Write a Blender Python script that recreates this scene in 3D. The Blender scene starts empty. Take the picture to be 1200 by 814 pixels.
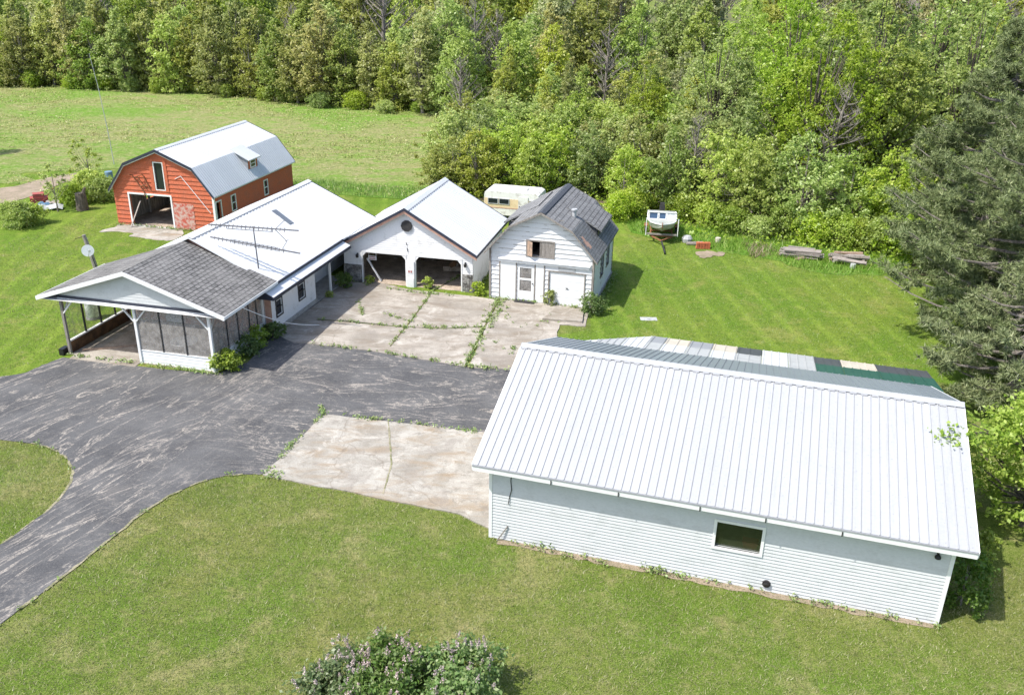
import bpy, bmesh, math, random
import numpy as np
from mathutils import Vector, Matrix
from mathutils.geometry import delaunay_2d_cdt

random.seed(7)
rng = np.random.default_rng(11)
SC = bpy.context.scene
COL = SC.collection
R = math.radians

# ------------------------------------------------------------------ camera
F_PX, PITCH, ROLL, CAM_H = 1046.8, 23.52, 1.062, 15.88
_p, _r = R(PITCH), R(ROLL)
FW = Vector((0, math.cos(_p), -math.sin(_p)))
_rt = Vector((1, 0, 0)); _up = _rt.cross(FW)
RT = _rt * math.cos(_r) + _up * math.sin(_r)
UP = RT.cross(FW)
CAMPOS = Vector((0, 0, CAM_H))
cam_d = bpy.data.cameras.new('camera'); cam = bpy.data.objects.new('camera', cam_d); COL.objects.link(cam)
cam_d.sensor_width = 36; cam_d.lens = 36 * F_PX / 1200
cam_d.clip_end = 3000; cam_d.clip_start = .1
cam.matrix_world = Matrix(((RT.x, UP.x, -FW.x, 0), (RT.y, UP.y, -FW.y, 0), (RT.z, UP.z, -FW.z, CAM_H), (0, 0, 0, 1)))
SC.camera = cam


def gp(px, py, z=0.0):
    """ground position surveyed from the photograph"""
    d = FW * F_PX + RT * (px - 600) + UP * (407 - py)
    t = (z - CAM_H) / d.z
    return (d.x * t, d.y * t)


# ------------------------------------------------------------------ light
SUN_AZ, SUN_EL = 25, 56          # azimuth of the shadow direction, elevation
D = Vector((math.cos(R(SUN_AZ)) * math.cos(R(SUN_EL)), math.sin(R(SUN_AZ)) * math.cos(R(SUN_EL)), -math.sin(R(SUN_EL))))
sd = bpy.data.lights.new('sun', 'SUN'); sd.energy = 3.6; sd.angle = R(.55); sd.color = (1, .955, .88)
so = bpy.data.objects.new('sun', sd); COL.objects.link(so); so.rotation_euler = D.to_track_quat('-Z', 'Y').to_euler()
so.location = (-20, 0, 60)
w = bpy.data.worlds.new('World'); SC.world = w; w.use_nodes = True
nt = w.node_tree; nt.nodes.clear()
sky = nt.nodes.new('ShaderNodeTexSky'); sky.sky_type = 'NISHITA'; sky.sun_disc = False
sky.sun_elevation = R(SUN_EL); sky.sun_rotation = math.atan2(-D.x, -D.y)
sky.dust_density = 2.0; sky.air_density = 1.0
bg = nt.nodes.new('ShaderNodeBackground'); bg.inputs[1].default_value = .15
out = nt.nodes.new('ShaderNodeOutputWorld')
nt.links.new(sky.outputs[0], bg.inputs[0]); nt.links.new(bg.outputs[0], out.inputs[0])
SC.render.engine = 'CYCLES'
SC.view_settings.view_transform = 'Standard'; SC.view_settings.look = 'None'
SC.view_settings.exposure = .75; SC.view_settings.gamma = 1
SC.cycles.max_bounces = 6; SC.cycles.diffuse_bounces = 3; SC.cycles.transparent_max_bounces = 12


# ------------------------------------------------------------------ materials
class NT:
    def __init__(s, name):
        s.m = bpy.data.materials.new(name); s.m.use_nodes = True
        s.t = s.m.node_tree; s.t.nodes.clear()
        s.out = s.n('ShaderNodeOutputMaterial')

    def n(s, typ, **kw):
        nd = s.t.nodes.new(typ)
        for k, v in kw.items(): setattr(nd, k, v)
        return nd

    def l(s, a, b): s.t.links.new(a, b)

    def coords(s, kind='Object', scale=(1, 1, 1), rot=(0, 0, 0)):
        tc = s.n('ShaderNodeTexCoord'); mp = s.n('ShaderNodeMapping')
        mp.inputs['Scale'].default_value = scale; mp.inputs['Rotation'].default_value = rot
        s.l(tc.outputs[kind], mp.inputs[0]); return mp.outputs[0]

    def noise(s, vec, scale, detail=4, rough=.55, dist=0.0):
        n = s.n('ShaderNodeTexNoise'); n.inputs['Scale'].default_value = scale
        n.inputs['Detail'].default_value = detail; n.inputs['Roughness'].default_value = rough
        n.inputs['Distortion'].default_value = dist
        if vec: s.l(vec, n.inputs['Vector'])
        return n.outputs['Fac']

    def ramp(s, fac, stops, interp='LINEAR'):
        r = s.n('ShaderNodeValToRGB'); cr = r.color_ramp; cr.interpolation = interp
        while len(cr.elements) < len(stops): cr.elements.new(.5)
        for e, (p, c) in zip(cr.elements, stops):
            e.position = p; e.color = (*c, 1) if isinstance(c, (tuple, list)) else (c, c, c, 1)
        s.l(fac, r.inputs[0]); return r.outputs[0]

    def mix(s, fac, a, b, mode='MIX'):
        m = s.n('ShaderNodeMix', data_type='RGBA', blend_type=mode)
        for v, i in ((fac, 0), (a, 6), (b, 7)):
            if isinstance(v, (int, float)): m.inputs[i].default_value = v
            elif isinstance(v, tuple): m.inputs[i].default_value = (*v, 1)
            else: s.l(v, m.inputs[i])
        return m.outputs[2]

    def math(s, op, a, b=None, c=None):
        m = s.n('ShaderNodeMath', operation=op)
        for i, v in enumerate((a, b, c)):
            if v is None: continue
            if isinstance(v, (int, float)): m.inputs[i].default_value = v
            else: s.l(v, m.inputs[i])
        return m.outputs[0]

    def sep(s, vec):
        x = s.n('ShaderNodeSeparateXYZ'); s.l(vec, x.inputs[0]); return x.outputs

    def comb(s, x, y, z):
        c = s.n('ShaderNodeCombineXYZ')
        for i, v in enumerate((x, y, z)):
            if isinstance(v, (int, float)): c.inputs[i].default_value = v
            else: s.l(v, c.inputs[i])
        return c.outputs[0]

    def bsdf(s, col, rough=.6, metal=0.0, bump=None, bstr=.3, bdist=.02, spec=.4):
        b = s.n('ShaderNodeBsdfPrincipled')
        if isinstance(col, tuple): b.inputs['Base Color'].default_value = (*col, 1)
        else: s.l(col, b.inputs['Base Color'])
        if isinstance(rough, (int, float)): b.inputs['Roughness'].default_value = rough
        else: s.l(rough, b.inputs['Roughness'])
        b.inputs['Metallic'].default_value = metal
        b.inputs['Specular IOR Level'].default_value = spec
        if bump is not None:
            bn = s.n('ShaderNodeBump'); bn.inputs['Strength'].default_value = bstr; bn.inputs['Distance'].default_value = bdist
            s.l(bump, bn.inputs['Height']); s.l(bn.outputs[0], b.inputs['Normal'])
        s.l(b.outputs[0], s.out.inputs[0]); return b


def worn(name, c, c2, scale=3.0, lo=.45, hi=.75, rough=.6, bstr=.15, stretch=(1, 1, 1), fine=.12, spec=.35, bdist=.01):
    """painted or plain material with uneven wear"""
    t = NT(name); v = t.coords(scale=stretch)
    n1 = t.noise(v, scale, 6, .65); n2 = t.noise(v, scale * 9, 3, .6)
    col = t.mix(t.ramp(n1, [(lo, 0.0), (hi, 1.0)]), c, c2)
    col = t.mix(fine, col, t.ramp(n2, [(.3, .15), (.7, .9)]), 'OVERLAY')
    t.bsdf(col, rough, bump=n2, bstr=bstr, bdist=bdist, spec=spec)
    return t.m


def metal_roof(name, c, c2, rough=.42, axis=0):
    t = NT(name); tc = t.n('ShaderNodeTexCoord'); v = tc.outputs['Object']; sp = t.sep(v)
    n1 = t.noise(v, .7, 5, .6)
    st = t.noise(t.coords(scale=(7, .35, .35) if axis == 0 else (.35, 7, .35)), 1.3, 5, .7)
    n2 = t.noise(v, 14, 3, .6)
    wn = t.n('ShaderNodeTexWhiteNoise', noise_dimensions='1D'); t.l(t.math('FLOOR', t.math('DIVIDE', sp[axis], .915)), wn.inputs['W'])
    col = t.mix(t.ramp(n1, [(.5, 0.0), (.95, 1.0)]), c, c2)
    col = t.mix(t.ramp(wn.outputs['Value'], [(.0, .0), (1.0, .6)]), col, c2)
    col = t.mix(t.ramp(st, [(.54, 0.0), (.8, .45)]), col, tuple(x * .8 for x in c2))
    # screw rows across the sheets
    ax2 = 1 if axis == 0 else 0
    fx = t.math('ABSOLUTE', t.math('SUBTRACT', t.math('FRACT', t.math('DIVIDE', sp[axis], .305)), .5))
    fy = t.math('ABSOLUTE', t.math('SUBTRACT', t.math('FRACT', t.math('DIVIDE', sp[ax2], .6)), .5))
    dot = t.math('MULTIPLY', t.math('LESS_THAN', fx, .06), t.math('LESS_THAN', fy, .03))
    col = t.mix(t.math('MULTIPLY', dot, .28), col, (.2, .2, .21))
    col = t.mix(.05, col, t.ramp(n2, [(.35, .2), (.65, .9)]), 'OVERLAY')
    dent = t.noise(t.coords(scale=(1, .6, .6)), 2.2, 2, .5)
    t.bsdf(col, rough, bump=dent, bstr=.12, bdist=.03, spec=.35)
    return t.m


def shingle(name, c1, c2, cm, axis_k, row, width, spot):
    t = NT(name)
    tc = t.n('ShaderNodeTexCoord'); s = t.sep(tc.outputs['Object'])
    v = t.comb(s[1], t.math('MULTIPLY', s[2], axis_k), 0)
    b = t.n('ShaderNodeTexBrick'); t.l(v, b.inputs['Vector'])
    b.inputs['Color1'].default_value = (*c1, 1); b.inputs['Color2'].default_value = (*c2, 1); b.inputs['Mortar'].default_value = (*cm, 1)
    b.inputs['Scale'].default_value = 1; b.inputs['Brick Width'].default_value = width; b.inputs['Row Height'].default_value = row
    b.inputs['Mortar Size'].default_value = row * .11; b.inputs['Mortar Smooth'].default_value = .3; b.inputs['Bias'].default_value = -.1
    n1 = t.noise(tc.outputs['Object'], .9, 5, .65); n2 = t.noise(tc.outputs['Object'], 9, 4, .7)
    col = t.mix(t.ramp(n1, [(.4, 0.0), (.75, .55)]), b.outputs['Color'], spot)
    col = t.mix(.3, col, t.ramp(n2, [(.3, .1), (.7, .95)]), 'OVERLAY')
    h = t.math('ADD', t.math('MULTIPLY', b.outputs['Fac'], -1.0), t.math('MULTIPLY', n2, .5))
    t.bsdf(col, .92, bump=h, bstr=.6, bdist=.02, spec=.15)
    return t.m


def leafmat(name, c1, c2, c3, trans=.55, hue=.012):
    t = NT(name)
    g = t.n('ShaderNodeNewGeometry'); oi = t.n('ShaderNodeObjectInfo')
    tc = t.n('ShaderNodeTexCoord')
    n1 = t.noise(tc.outputs['Object'], .55, 3, .6)
    col = t.mix(t.ramp(n1, [(.35, 0.0), (.65, 1.0)]), c1, c2)
    col = t.mix(t.ramp(g.outputs['Random Per Island'], [(.35, 0.0), (1.0, .9)]), col, c3)
    hs = t.n('ShaderNodeHueSaturation')
    t.l(t.math('ADD', .5 - hue / 2, t.math('MULTIPLY', oi.outputs['Random'], hue)), hs.inputs['Hue'])
    rv = t.math('FRACT', t.math('MULTIPLY', oi.outputs['Random'], 7.31))
    t.l(t.math('ADD', .78, t.math('MULTIPLY', rv, .42)), hs.inputs['Value'])
    rs = t.math('FRACT', t.math('MULTIPLY', oi.outputs['Random'], 13.7))
    t.l(t.math('ADD', .8, t.math('MULTIPLY', rs, .3)), hs.inputs['Saturation'])
    t.l(col, hs.inputs['Color'])
    d = t.n('ShaderNodeBsdfDiffuse'); tr = t.n('ShaderNodeBsdfTranslucent'); gl = t.n('ShaderNodeBsdfGlossy')
    gl.inputs['Roughness'].default_value = .45
    t.l(hs.outputs[0], d.inputs[0]); t.l(hs.outputs[0], tr.inputs[0])
    m1 = t.n('ShaderNodeMixShader'); m1.inputs[0].default_value = trans
    t.l(d.outputs[0], m1.inputs[1]); t.l(tr.outputs[0], m1.inputs[2])
    m2 = t.n('ShaderNodeMixShader'); m2.inputs[0].default_value = .035
    t.l(m1.outputs[0], m2.inputs[1]); t.l(gl.outputs[0], m2.inputs[2])
    t.l(m2.outputs[0], t.out.inputs[0])
    return t.m


def glassmat(name, dark=(.02, .025, .03), clear=.0):
    t = NT(name)
    b = t.bsdf(dark, .06, spec=.6)
    if clear:
        tr = t.n('ShaderNodeBsdfTransparent'); mx = t.n('ShaderNodeMixShader'); mx.inputs[0].default_value = 1 - clear
        t.l(tr.outputs[0], mx.inputs[1]); t.l(b.outputs[0], mx.inputs[2]); t.l(mx.outputs[0], t.out.inputs[0])
    return t.m


def screenmat(name, c, alpha):
    t = NT(name); v = t.coords()
    n = t.noise(v, 3.5, 5, .65)
    d = t.n('ShaderNodeBsdfDiffuse'); d.inputs[0].default_value = (*c, 1)
    tr = t.n('ShaderNodeBsdfTransparent'); mx = t.n('ShaderNodeMixShader')
    t.l(t.ramp(n, [(.34, max(.05, alpha - .2)), (.66, alpha + .22)]), mx.inputs[0])
    t.l(tr.outputs[0], mx.inputs[1]); t.l(d.outputs[0], mx.inputs[2]); t.l(mx.outputs[0], t.out.inputs[0])
    return t.m


M = {}
M['roof_white'] = metal_roof('white roof metal', (.39, .40, .415), (.345, .355, .37))
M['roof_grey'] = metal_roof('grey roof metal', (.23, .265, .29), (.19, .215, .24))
M['roof_bright'] = metal_roof('bright white roof metal', (.68, .69, .7), (.61, .62, .63), .42, 1)
M['roof_seam_shade'] = worn('roof seam', (.27, .28, .3), (.33, .335, .35), 4)
M['barn_roof'] = metal_roof('barn roof metal', (.62, .635, .655), (.55, .565, .585), .42, 1)
M['siding_white'] = worn('white siding', (.56, .575, .585), (.44, .45, .445), 1.1, .5, .8, .5, stretch=(1, 1, 2), fine=.1)
M['white_trim'] = worn('white trim paint', (.76, .77, .77), (.6, .6, .59), 2.5, .5, .9, .5)
M['white_old'] = worn('old white paint', (.74, .74, .74), (.5, .49, .46), 2.2, .55, .78, .7, fine=.2)
M['peel'] = worn('peeling white boards', (.7, .71, .72), (.24, .21, .18), 1.7, .6, .7, .75, stretch=(.8, .8, 5), fine=.22)
M['navy'] = worn('navy trim', (.025, .03, .05), (.05, .055, .07), 4)
M['dark'] = worn('dark grey', (.03, .03, .032), (.06, .055, .05), 5)
M['black'] = worn('black plastic', (.012, .012, .013), (.03, .03, .03), 6, rough=.45)
M['grey_wood'] = worn('weathered grey wood', (.3, .275, .25), (.17, .15, .135), 4, .4, .65, .85, .4, stretch=(6, 6, 1), fine=.3)
M['grey_board'] = worn('weathered boards', (.36, .32, .3), (.2, .17, .15), 2.5, .4, .65, .85, .4, stretch=(1, 8, 8), fine=.35)
M['brown_wood'] = worn('brown stained wood', (.16, .085, .04), (.05, .028, .015), 3, .4, .65, .7, fine=.3)
M['inner_dark'] = worn('dim inner boards', (.5, .4, .31), (.2, .16, .125), 2.2, .4, .65, .9, .4, fine=.4)
M['inner_barn'] = worn('barn inner boards', (.46, .43, .39), (.18, .16, .14), 2.5, .4, .65, .9, .4, stretch=(3, 3, .6), fine=.4)
M['dirt_floor'] = worn('dirty floor', (.5, .41, .33), (.25, .2, .15), 2.0, .35, .7, .95, .5, fine=.4, bdist=.03)
M['orange'] = worn('orange red barn paint', (.5, .125, .06), (.4, .125, .075), 1.5, .42, .72, .8, fine=.42, stretch=(1, 1, 2))
M['faded_red'] = worn('faded red paint', (.44, .09, .06), (.5, .36, .31), 5, .42, .58, .8, fine=.35)
M['salmon'] = worn('salmon fascia', (.55, .33, .25), (.4, .2, .15), 3)
M['concrete_old'] = worn('foundation block', (.38, .37, .35), (.25, .24, .22), 4, .4, .7, .9, .4, fine=.3)
M['porch_shingle'] = shingle('brown grey shingles', (.215, .21, .205), (.135, .132, .13), (.042, .041, .04), 2.85, .19, .3, (.28, .272, .262))
M['shed_shingle'] = shingle('blue grey shingles', (.225, .226, .23), (.165, .166, .17), (.085, .085, .087), 1.5, .17, .34, (.27, .272, .276))
M['ridge_shade_dark'] = worn('dark ridge shingles and dormer shade', (.055, .06, .07), (.09, .09, .1), 7, fine=.4)  # ridge shingles; the dormer walls take it as painted shade
M['glass'] = glassmat('window glass')
M['glass_reflect'] = glassmat('clear glass with painted reflection', (.05, .065, .03), .55)  # green in the base colour stands for the lawn's reflection
M['glass_blue'] = glassmat('boat glass', (.05, .09, .16))
M['screen'] = screenmat('insect screen', (.42, .4, .38), .36)
M['screen_thin'] = screenmat('thin screen', (.3, .3, .29), .16)
M['bark'] = worn('bark', (.16, .135, .11), (.07, .058, .048), 5, .4, .65, .95, .8, stretch=(3, 3, .5), fine=.35, bdist=.04)
M['bark_pale'] = worn('pale bark', (.3, .27, .24), (.15, .13, .11), 5, .4, .65, .95, .8, stretch=(3, 3, .5), fine=.35, bdist=.04)
M['galv'] = worn('galvanised metal', (.46, .47, .48), (.33, .34, .35), 5, rough=.4)
M['antenna'] = worn('antenna metal', (.16, .16, .17), (.1, .1, .11), 5, rough=.5)
M['rust'] = worn('rusty steel', (.32, .13, .06), (.16, .075, .045), 5, .35, .65, .85, .3, fine=.3)
M['red'] = worn('red paint', (.36, .07, .06), (.26, .12, .1), 5, fine=.3)
M['brick_red'] = worn('orange brick', (.5, .15, .07), (.34, .1, .06), 6, fine=.3)
M['blue'] = worn('blue plastic', (.12, .22, .34), (.2, .28, .36), 4)
M['cream'] = worn('cream caravan paint', (.72, .57, .36), (.6, .44, .26), 2, fine=.15)
M['caravan_white'] = worn('dirty caravan roof', (.74, .73, .7), (.4, .37, .32), 2.4, .5, .7, .6, fine=.2)
M['hull'] = worn('grey green hull', (.4, .42, .38), (.26, .28, .25), 2.5, fine=.15, rough=.4)
M['rubber'] = worn('tyre rubber', (.02, .02, .02), (.04, .04, .04), 8, rough=.9)
M['stone_grey'] = worn('stone face', (.34, .33, .31), (.1, .09, .085), 3.2, .42, .6, .9, .8, fine=.45, bdist=.04)
M['log'] = worn('cut wood', (.42, .3, .22), (.2, .15, .12), 4, .4, .65, .9, .4, fine=.35)
for nm, c in dict(p_white=(.58, .59, .59), p_pale=(.42, .43, .43), p_grey=(.3, .31, .33), p_cream=(.55, .5, .42), p_slate=(.14, .16, .19), p_char=(.075, .08, .09), p_green=(.03, .1, .075)).items():
    M[nm] = worn('sheet ' + nm[2:], c, tuple(x * .8 for x in c), 2, .45, .8, .45)

# foliage
M['leaf_olive'] = leafmat('olive leaves', (0.4, 0.45, 0.085), (0.34, 0.4, 0.07), (0.57, 0.57, 0.18))
M['leaf_green'] = leafmat('fresh green leaves', (0.34, 0.47, 0.07), (0.28, 0.41, 0.06), (0.5, 0.6, 0.15))
M['leaf_bright'] = leafmat('bright spring leaves', (0.42, 0.54, 0.085), (0.35, 0.48, 0.07), (0.6, 0.66, 0.17))
M['leaf_brown'] = leafmat('budding brown leaves', (0.43, 0.42, 0.13), (0.37, 0.39, 0.11), (0.56, 0.53, 0.22))
M['leaf_pale'] = leafmat('pale silvery leaves', (0.45, 0.49, 0.19), (0.38, 0.44, 0.15), (0.6, 0.62, 0.3))
M['leaf_deep'] = leafmat('deep green leaves', (0.16, 0.28, 0.05), (0.12, 0.22, 0.045), (0.3, 0.4, 0.1))
M['needle'] = leafmat('pine needles', (.165, .215, .07), (.125, .17, .055), (.32, .36, .14), .15)
M['lilac_leaf'] = leafmat('lilac leaves', (0.2, 0.34, 0.085), (0.16, 0.28, 0.07), (0.4, 0.48, 0.2))
M['lilac_flower'] = leafmat('faded lilac flowers', (0.46, 0.34, 0.34), (0.4, 0.33, 0.3), (0.58, 0.48, 0.47), .2)
M['grass_blade'] = leafmat('grass blades', (0.18, 0.22, 0.04), (0.21, 0.21, 0.065), (0.38, 0.35, 0.16), .3, .02)
M['grass_lawn'] = leafmat('green grass blades', (0.14, 0.24, 0.026), (0.19, 0.27, 0.042), (0.32, 0.35, 0.1), .3, .02)
M['grass_tall'] = leafmat('tall grass', (0.17, 0.33, 0.045), (0.22, 0.33, 0.06), (0.36, 0.42, 0.12), .3, .02)
M['meadow_blade'] = leafmat('meadow plants', (0.3, 0.42, 0.08), (0.4, 0.4, 0.15), (0.55, 0.5, 0.26), .3, .02)
M['dry'] = leafmat('dry brush', (.28, .22, .15), (.22, .17, .11), (.38, .31, .22), .2, .02)


def ground_mats():
    # lawn
    for nm, ca, cb, cdry, stripe in (('lawn', (.105, .178, .02), (.165, .188, .046), (.31, .275, .13), .06), ('back_lawn', (.105, .195, .018), (.15, .215, .028), (.25, .25, .075), .34)):
        t = NT('mown ' + nm); tc = t.n('ShaderNodeTexCoord'); v = tc.outputs['Object']
        big = t.noise(v, .11, 4, .65, .5); pat = t.noise(v, .38, 5, .7, .5); mid = t.noise(v, 1.0, 5, .7); md2 = t.noise(v, 2.6, 4, .7); fine = t.noise(v, 7, 5, .75); vf = t.noise(v, 24, 4, .8)
        s = t.sep(v)
        ang = t.math('ADD', t.math('MULTIPLY', s[0], .99), t.math('MULTIPLY', s[1], .10))
        strp = t.math('SINE', t.math('ADD', t.math('MULTIPLY', ang, 4.1), t.math('MULTIPLY', pat, 2.0)))
        col = t.mix(t.ramp(big, [(.42, 0.0), (.58, 1.0)]), ca, cb)
        col = t.mix(t.ramp(pat, [(.52, 0.0), (.66, .75)]), col, cdry)
        col = t.mix(t.ramp(pat, [(.3, .8), (.42, 0.0)]), col, tuple(x * .72 for x in ca))
        col = t.mix(t.ramp(mid, [(.54, 0.0), (.7, .7)]), col, cdry)
        col = t.mix(t.ramp(md2, [(.34, .7), (.48, 0.0)]), col, tuple(x * .62 for x in ca))
        col = t.mix(t.math('MULTIPLY', t.ramp(t.math('ADD', t.math('MULTIPLY', strp, .5), .5), [(.72, 0.0), (.98, 1.0)]), t.math('MULTIPLY', t.ramp(mid, [(.35, .2), (.6, 1.0)]), stripe)), col, tuple(min(1, x * 1.9) for x in cb))
        col = t.mix(t.ramp(fine, [(.36, .7), (.5, 0.0)]), col, tuple(x * .6 for x in ca))
        col = t.mix(t.ramp(vf, [(.53, 0.0), (.68, .85)]), col, tuple(x * 1.25 for x in cdry))
        col = t.mix(t.ramp(vf, [(.34, .85), (.48, 0.0)]), col, tuple(x * .42 for x in ca))
        h = t.math('ADD', t.math('MULTIPLY', fine, .6), t.math('MULTIPLY', vf, .5))
        t.bsdf(col, .95, bump=h, bstr=.9, bdist=.06, spec=.1); M[nm] = t.m
    # meadow
    t = NT('rough meadow'); tc = t.n('ShaderNodeTexCoord'); v = tc.outputs['Object']
    big = t.noise(v, .07, 5, .65, .5); mid = t.noise(t.coords(scale=(.6, 1.3, 1)), .55, 6, .7); fine = t.noise(v, 3.2, 5, .75)
    m3 = t.noise(t.coords(scale=(.7, 1, 1)), 1.5, 6, .75)
    col = t.mix(t.ramp(big, [(.40, 0.0), (.54, 1.0)]), (.155, .275, .038), (.27, .275, .11))
    col = t.mix(t.ramp(mid, [(.5, 0.0), (.6, .8)]), col, (.165, .29, .042))
    col = t.mix(t.ramp(m3, [(.52, 0.0), (.64, .75)]), col, (.34, .31, .165))
    col = t.mix(t.ramp(m3, [(.36, .7), (.46, 0.0)]), col, (.12, .225, .03))
    col = t.mix(t.ramp(fine, [(.56, 0.0), (.7, .8)]), col, (.55, .48, .32))
    col = t.mix(t.ramp(fine, [(.34, .8), (.47, 0.0)]), col, (.06, .115, .018))
    t.bsdf(col, .95, bump=fine, bstr=1, bdist=.2, spec=.1); M['meadow'] = t.m
    # rank grass verge
    t = NT('rank grass'); tc = t.n('ShaderNodeTexCoord'); v = tc.outputs['Object']
    mid = t.noise(v, .9, 5, .65); fine = t.noise(v, 6, 5, .75)
    col = t.mix(t.ramp(mid, [(.4, 0.0), (.65, 1.0)]), (.12, .255, .028), (.2, .3, .06))
    col = t.mix(t.ramp(fine, [(.3, .8), (.48, 0.0)]), col, (.05, .10, .014))
    t.bsdf(col, .95, bump=fine, bstr=1, bdist=.15, spec=.1); M['verge'] = t.m
    # wood floor
    t = NT('wood floor'); v = t.coords()
    a = t.noise(v, 1.2, 5, .65); b = t.noise(v, 6, 4, .7)
    col = t.mix(t.ramp(a, [(.42, 0.0), (.6, 1.0)]), (.08, .12, .03), (.17, .13, .09))
    col = t.mix(t.ramp(b, [(.5, 0.0), (.7, .7)]), col, (.13, .15, .04))
    t.bsdf(col, .95, bump=b, bstr=1, bdist=.1, spec=.1); M['woodfloor'] = t.m
    # dirt
    t = NT('bare dirt'); v = t.coords()
    a = t.noise(v, 1.2, 5, .65); b = t.noise(v, 8, 4, .7)
    col = t.mix(t.ramp(a, [(.4, 0.0), (.6, 1.0)]), (.34, .27, .21), (.25, .21, .15))
    col = t.mix(t.ramp(b, [(.55, 0.0), (.7, .6)]), col, (.14, .17, .05))
    t.bsdf(col, .95, bump=b, bstr=.8, bdist=.05, spec=.1); M['dirt'] = t.m
    # sandy edge of the asphalt
    t = NT('sandy edge'); v = t.coords()
    b = t.noise(v, 9, 4, .75); a = t.noise(v, 1.6, 4, .7)
    col = t.mix(t.ramp(a, [(.4, 0.0), (.65, 1.0)]), (.36, .32, .24), (.2, .19, .12))
    col = t.mix(t.ramp(b, [(.48, 0.0), (.6, .8)]), col, (.12, .15, .035))
    t.bsdf(col, .95, bump=b, bstr=.7, bdist=.04, spec=.1); M['sandy'] = t.m
    # asphalt with pale streaky wear
    t = NT('worn asphalt'); tc = t.n('ShaderNodeTexCoord'); v = tc.outputs['Object']
    s = t.sep(v)

    def streak(rotz, sx, sy, scale, w0, w1, dist):
        vv = t.coords(scale=(1, 1, 1), rot=(0, 0, rotz))
        mp = t.n('ShaderNodeMapping'); mp.inputs['Scale'].default_value = (sx, sy, 1); t.l(vv, mp.inputs[0])
        n = t.noise(mp.outputs[0], scale, 5, .62, dist)
        r = t.math('ABSOLUTE', t.math('SUBTRACT', n, .5))
        return t.ramp(r, [(w0, 1.0), (w1, 0.0)])
    a1 = streak(R(-62), .2, 1.0, 1.0, .0, .02, .75)     # along the drive
    a2 = streak(R(-48), .34, 1.0, 1.5, .0, .02, 1.3)
    b1 = streak(R(8), .26, 1.0, 1.15, .0, .02, .85)       # across the yard
    b2 = streak(R(24), .4, 1.0, 1.7, .0, .02, 1.4)
    zone = t.noise(v, .12, 3, .5)
    side = t.math('ADD', t.math('ADD', t.math('MULTIPLY', s[0], .11), t.math('MULTIPLY', s[1], -.0)), t.math('ADD', 1.35, t.math('MULTIPLY', zone, .7)))
    sidec = t.ramp(side, [(.35, 0.0), (.85, 1.0)])
    A = t.math('MAXIMUM', a1, t.math('MULTIPLY', a2, .35)); B = t.math('MAXIMUM', b1, t.math('MULTIPLY', b2, .35))
    st = t.mix(sidec, A, B)
    patch = t.noise(v, .35, 4, .6, .5)
    gate = t.math('MULTIPLY', t.ramp(patch, [(.3, .3), (.5, 1.0)]), t.ramp(t.noise(v, 1.7, 4, .7), [(.32, .12), (.52, 1.0)]))
    fine = t.noise(v, 18, 4, .75); vf = t.noise(v, 34, 4, .8)
    col = t.mix(t.ramp(t.noise(v, .5, 5, .65), [(.35, 0.0), (.65, 1.0)]), (.068, .069, .073), (.118, .118, .12))
    col = t.mix(t.ramp(patch, [(.62, 0.0), (.8, .45)]), col, (.2, .18, .16))
    col = t.mix(t.ramp(fine, [(.5, 0.0), (.72, .55)]), col, (.17, .165, .16))
    col = t.mix(t.math('MULTIPLY', t.math('MULTIPLY', st, gate), t.math('MULTIPLY', t.ramp(fine, [(.36, .12), (.54, 1.0)]), t.ramp(vf, [(.35, .35), (.55, 1.0)]))), col, (.47, .42, .36))
    col = t.mix(t.ramp(vf, [(.55, 0.0), (.7, .5)]), col, (.24, .23, .22)); col = t.mix(t.ramp(vf, [(.3, .6), (.44, 0.0)]), col, (.03, .03, .033))
    t.bsdf(col, .9, bump=t.math('ADD', fine, vf), bstr=.35, bdist=.02, spec=.2); M['asphalt'] = t.m
    # concrete
    for nm, c1, c2, c3, sc in (('concrete', (.38, .345, .30), (.27, .245, .21), (.22, .185, .145), 1.0), ('concrete_pale', (.39, .37, .33), (.27, .25, .215), (.27, .21, .145), 1.3)):
        t = NT('stained ' + nm); tc = t.n('ShaderNodeTexCoord'); v = tc.outputs['Object']
        n1 = t.noise(v, .45 * sc, 6, .65, .6); n2 = t.noise(t.coords(scale=(.35, 1, 1), rot=(0, 0, R(15))), 1.5, 5, .65, .6); n3 = t.noise(v, 22, 4, .7)
        col = t.mix(t.ramp(n1, [(.38, 0.0), (.62, 1.0)]), c1, c2)
        col = t.mix(t.ramp(n2, [(.48, 0.0), (.66, .9)]), col, c3)
        n4 = t.noise(v, 3.3, 5, .75, .4); col = t.mix(t.ramp(n4, [(.52, 0.0), (.66, .6)]), col, (.19, .17, .145)); n5 = t.noise(v, .9, 5, .75, .8); col = t.mix(t.ramp(n5, [(.54, 0.0), (.64, .55)]), col, (.24, .215, .19)); col = t.mix(t.ramp(n5, [(.34, .5), (.44, 0.0)]), col, (.52, .49, .44))
        col = t.mix(t.ramp(n2, [(.28, .55), (.42, 0.0)]), col, (.5, .46, .41))
        col = t.mix(.25, col, t.ramp(n3, [(.3, .15), (.7, .9)]), 'OVERLAY')
        vo = t.n('ShaderNodeTexVoronoi', feature='DISTANCE_TO_EDGE'); vo.inputs['Scale'].default_value = .2
        wv = t.n('ShaderNodeTexNoise'); wv.inputs['Scale'].default_value = 1.1; wv.inputs['Detail'].default_value = 5; t.l(v, wv.inputs['Vector'])
        vm = t.n('ShaderNodeVectorMath', operation='MULTIPLY_ADD'); t.l(wv.outputs['Color'], vm.inputs[0]); vm.inputs[1].default_value = (1.2, 1.2, 0); t.l(v, vm.inputs[2])
        t.l(vm.outputs[0], vo.inputs['Vector'])
        cr = t.ramp(vo.outputs['Distance'], [(.0, .45), (.005, 0.0)])
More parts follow.
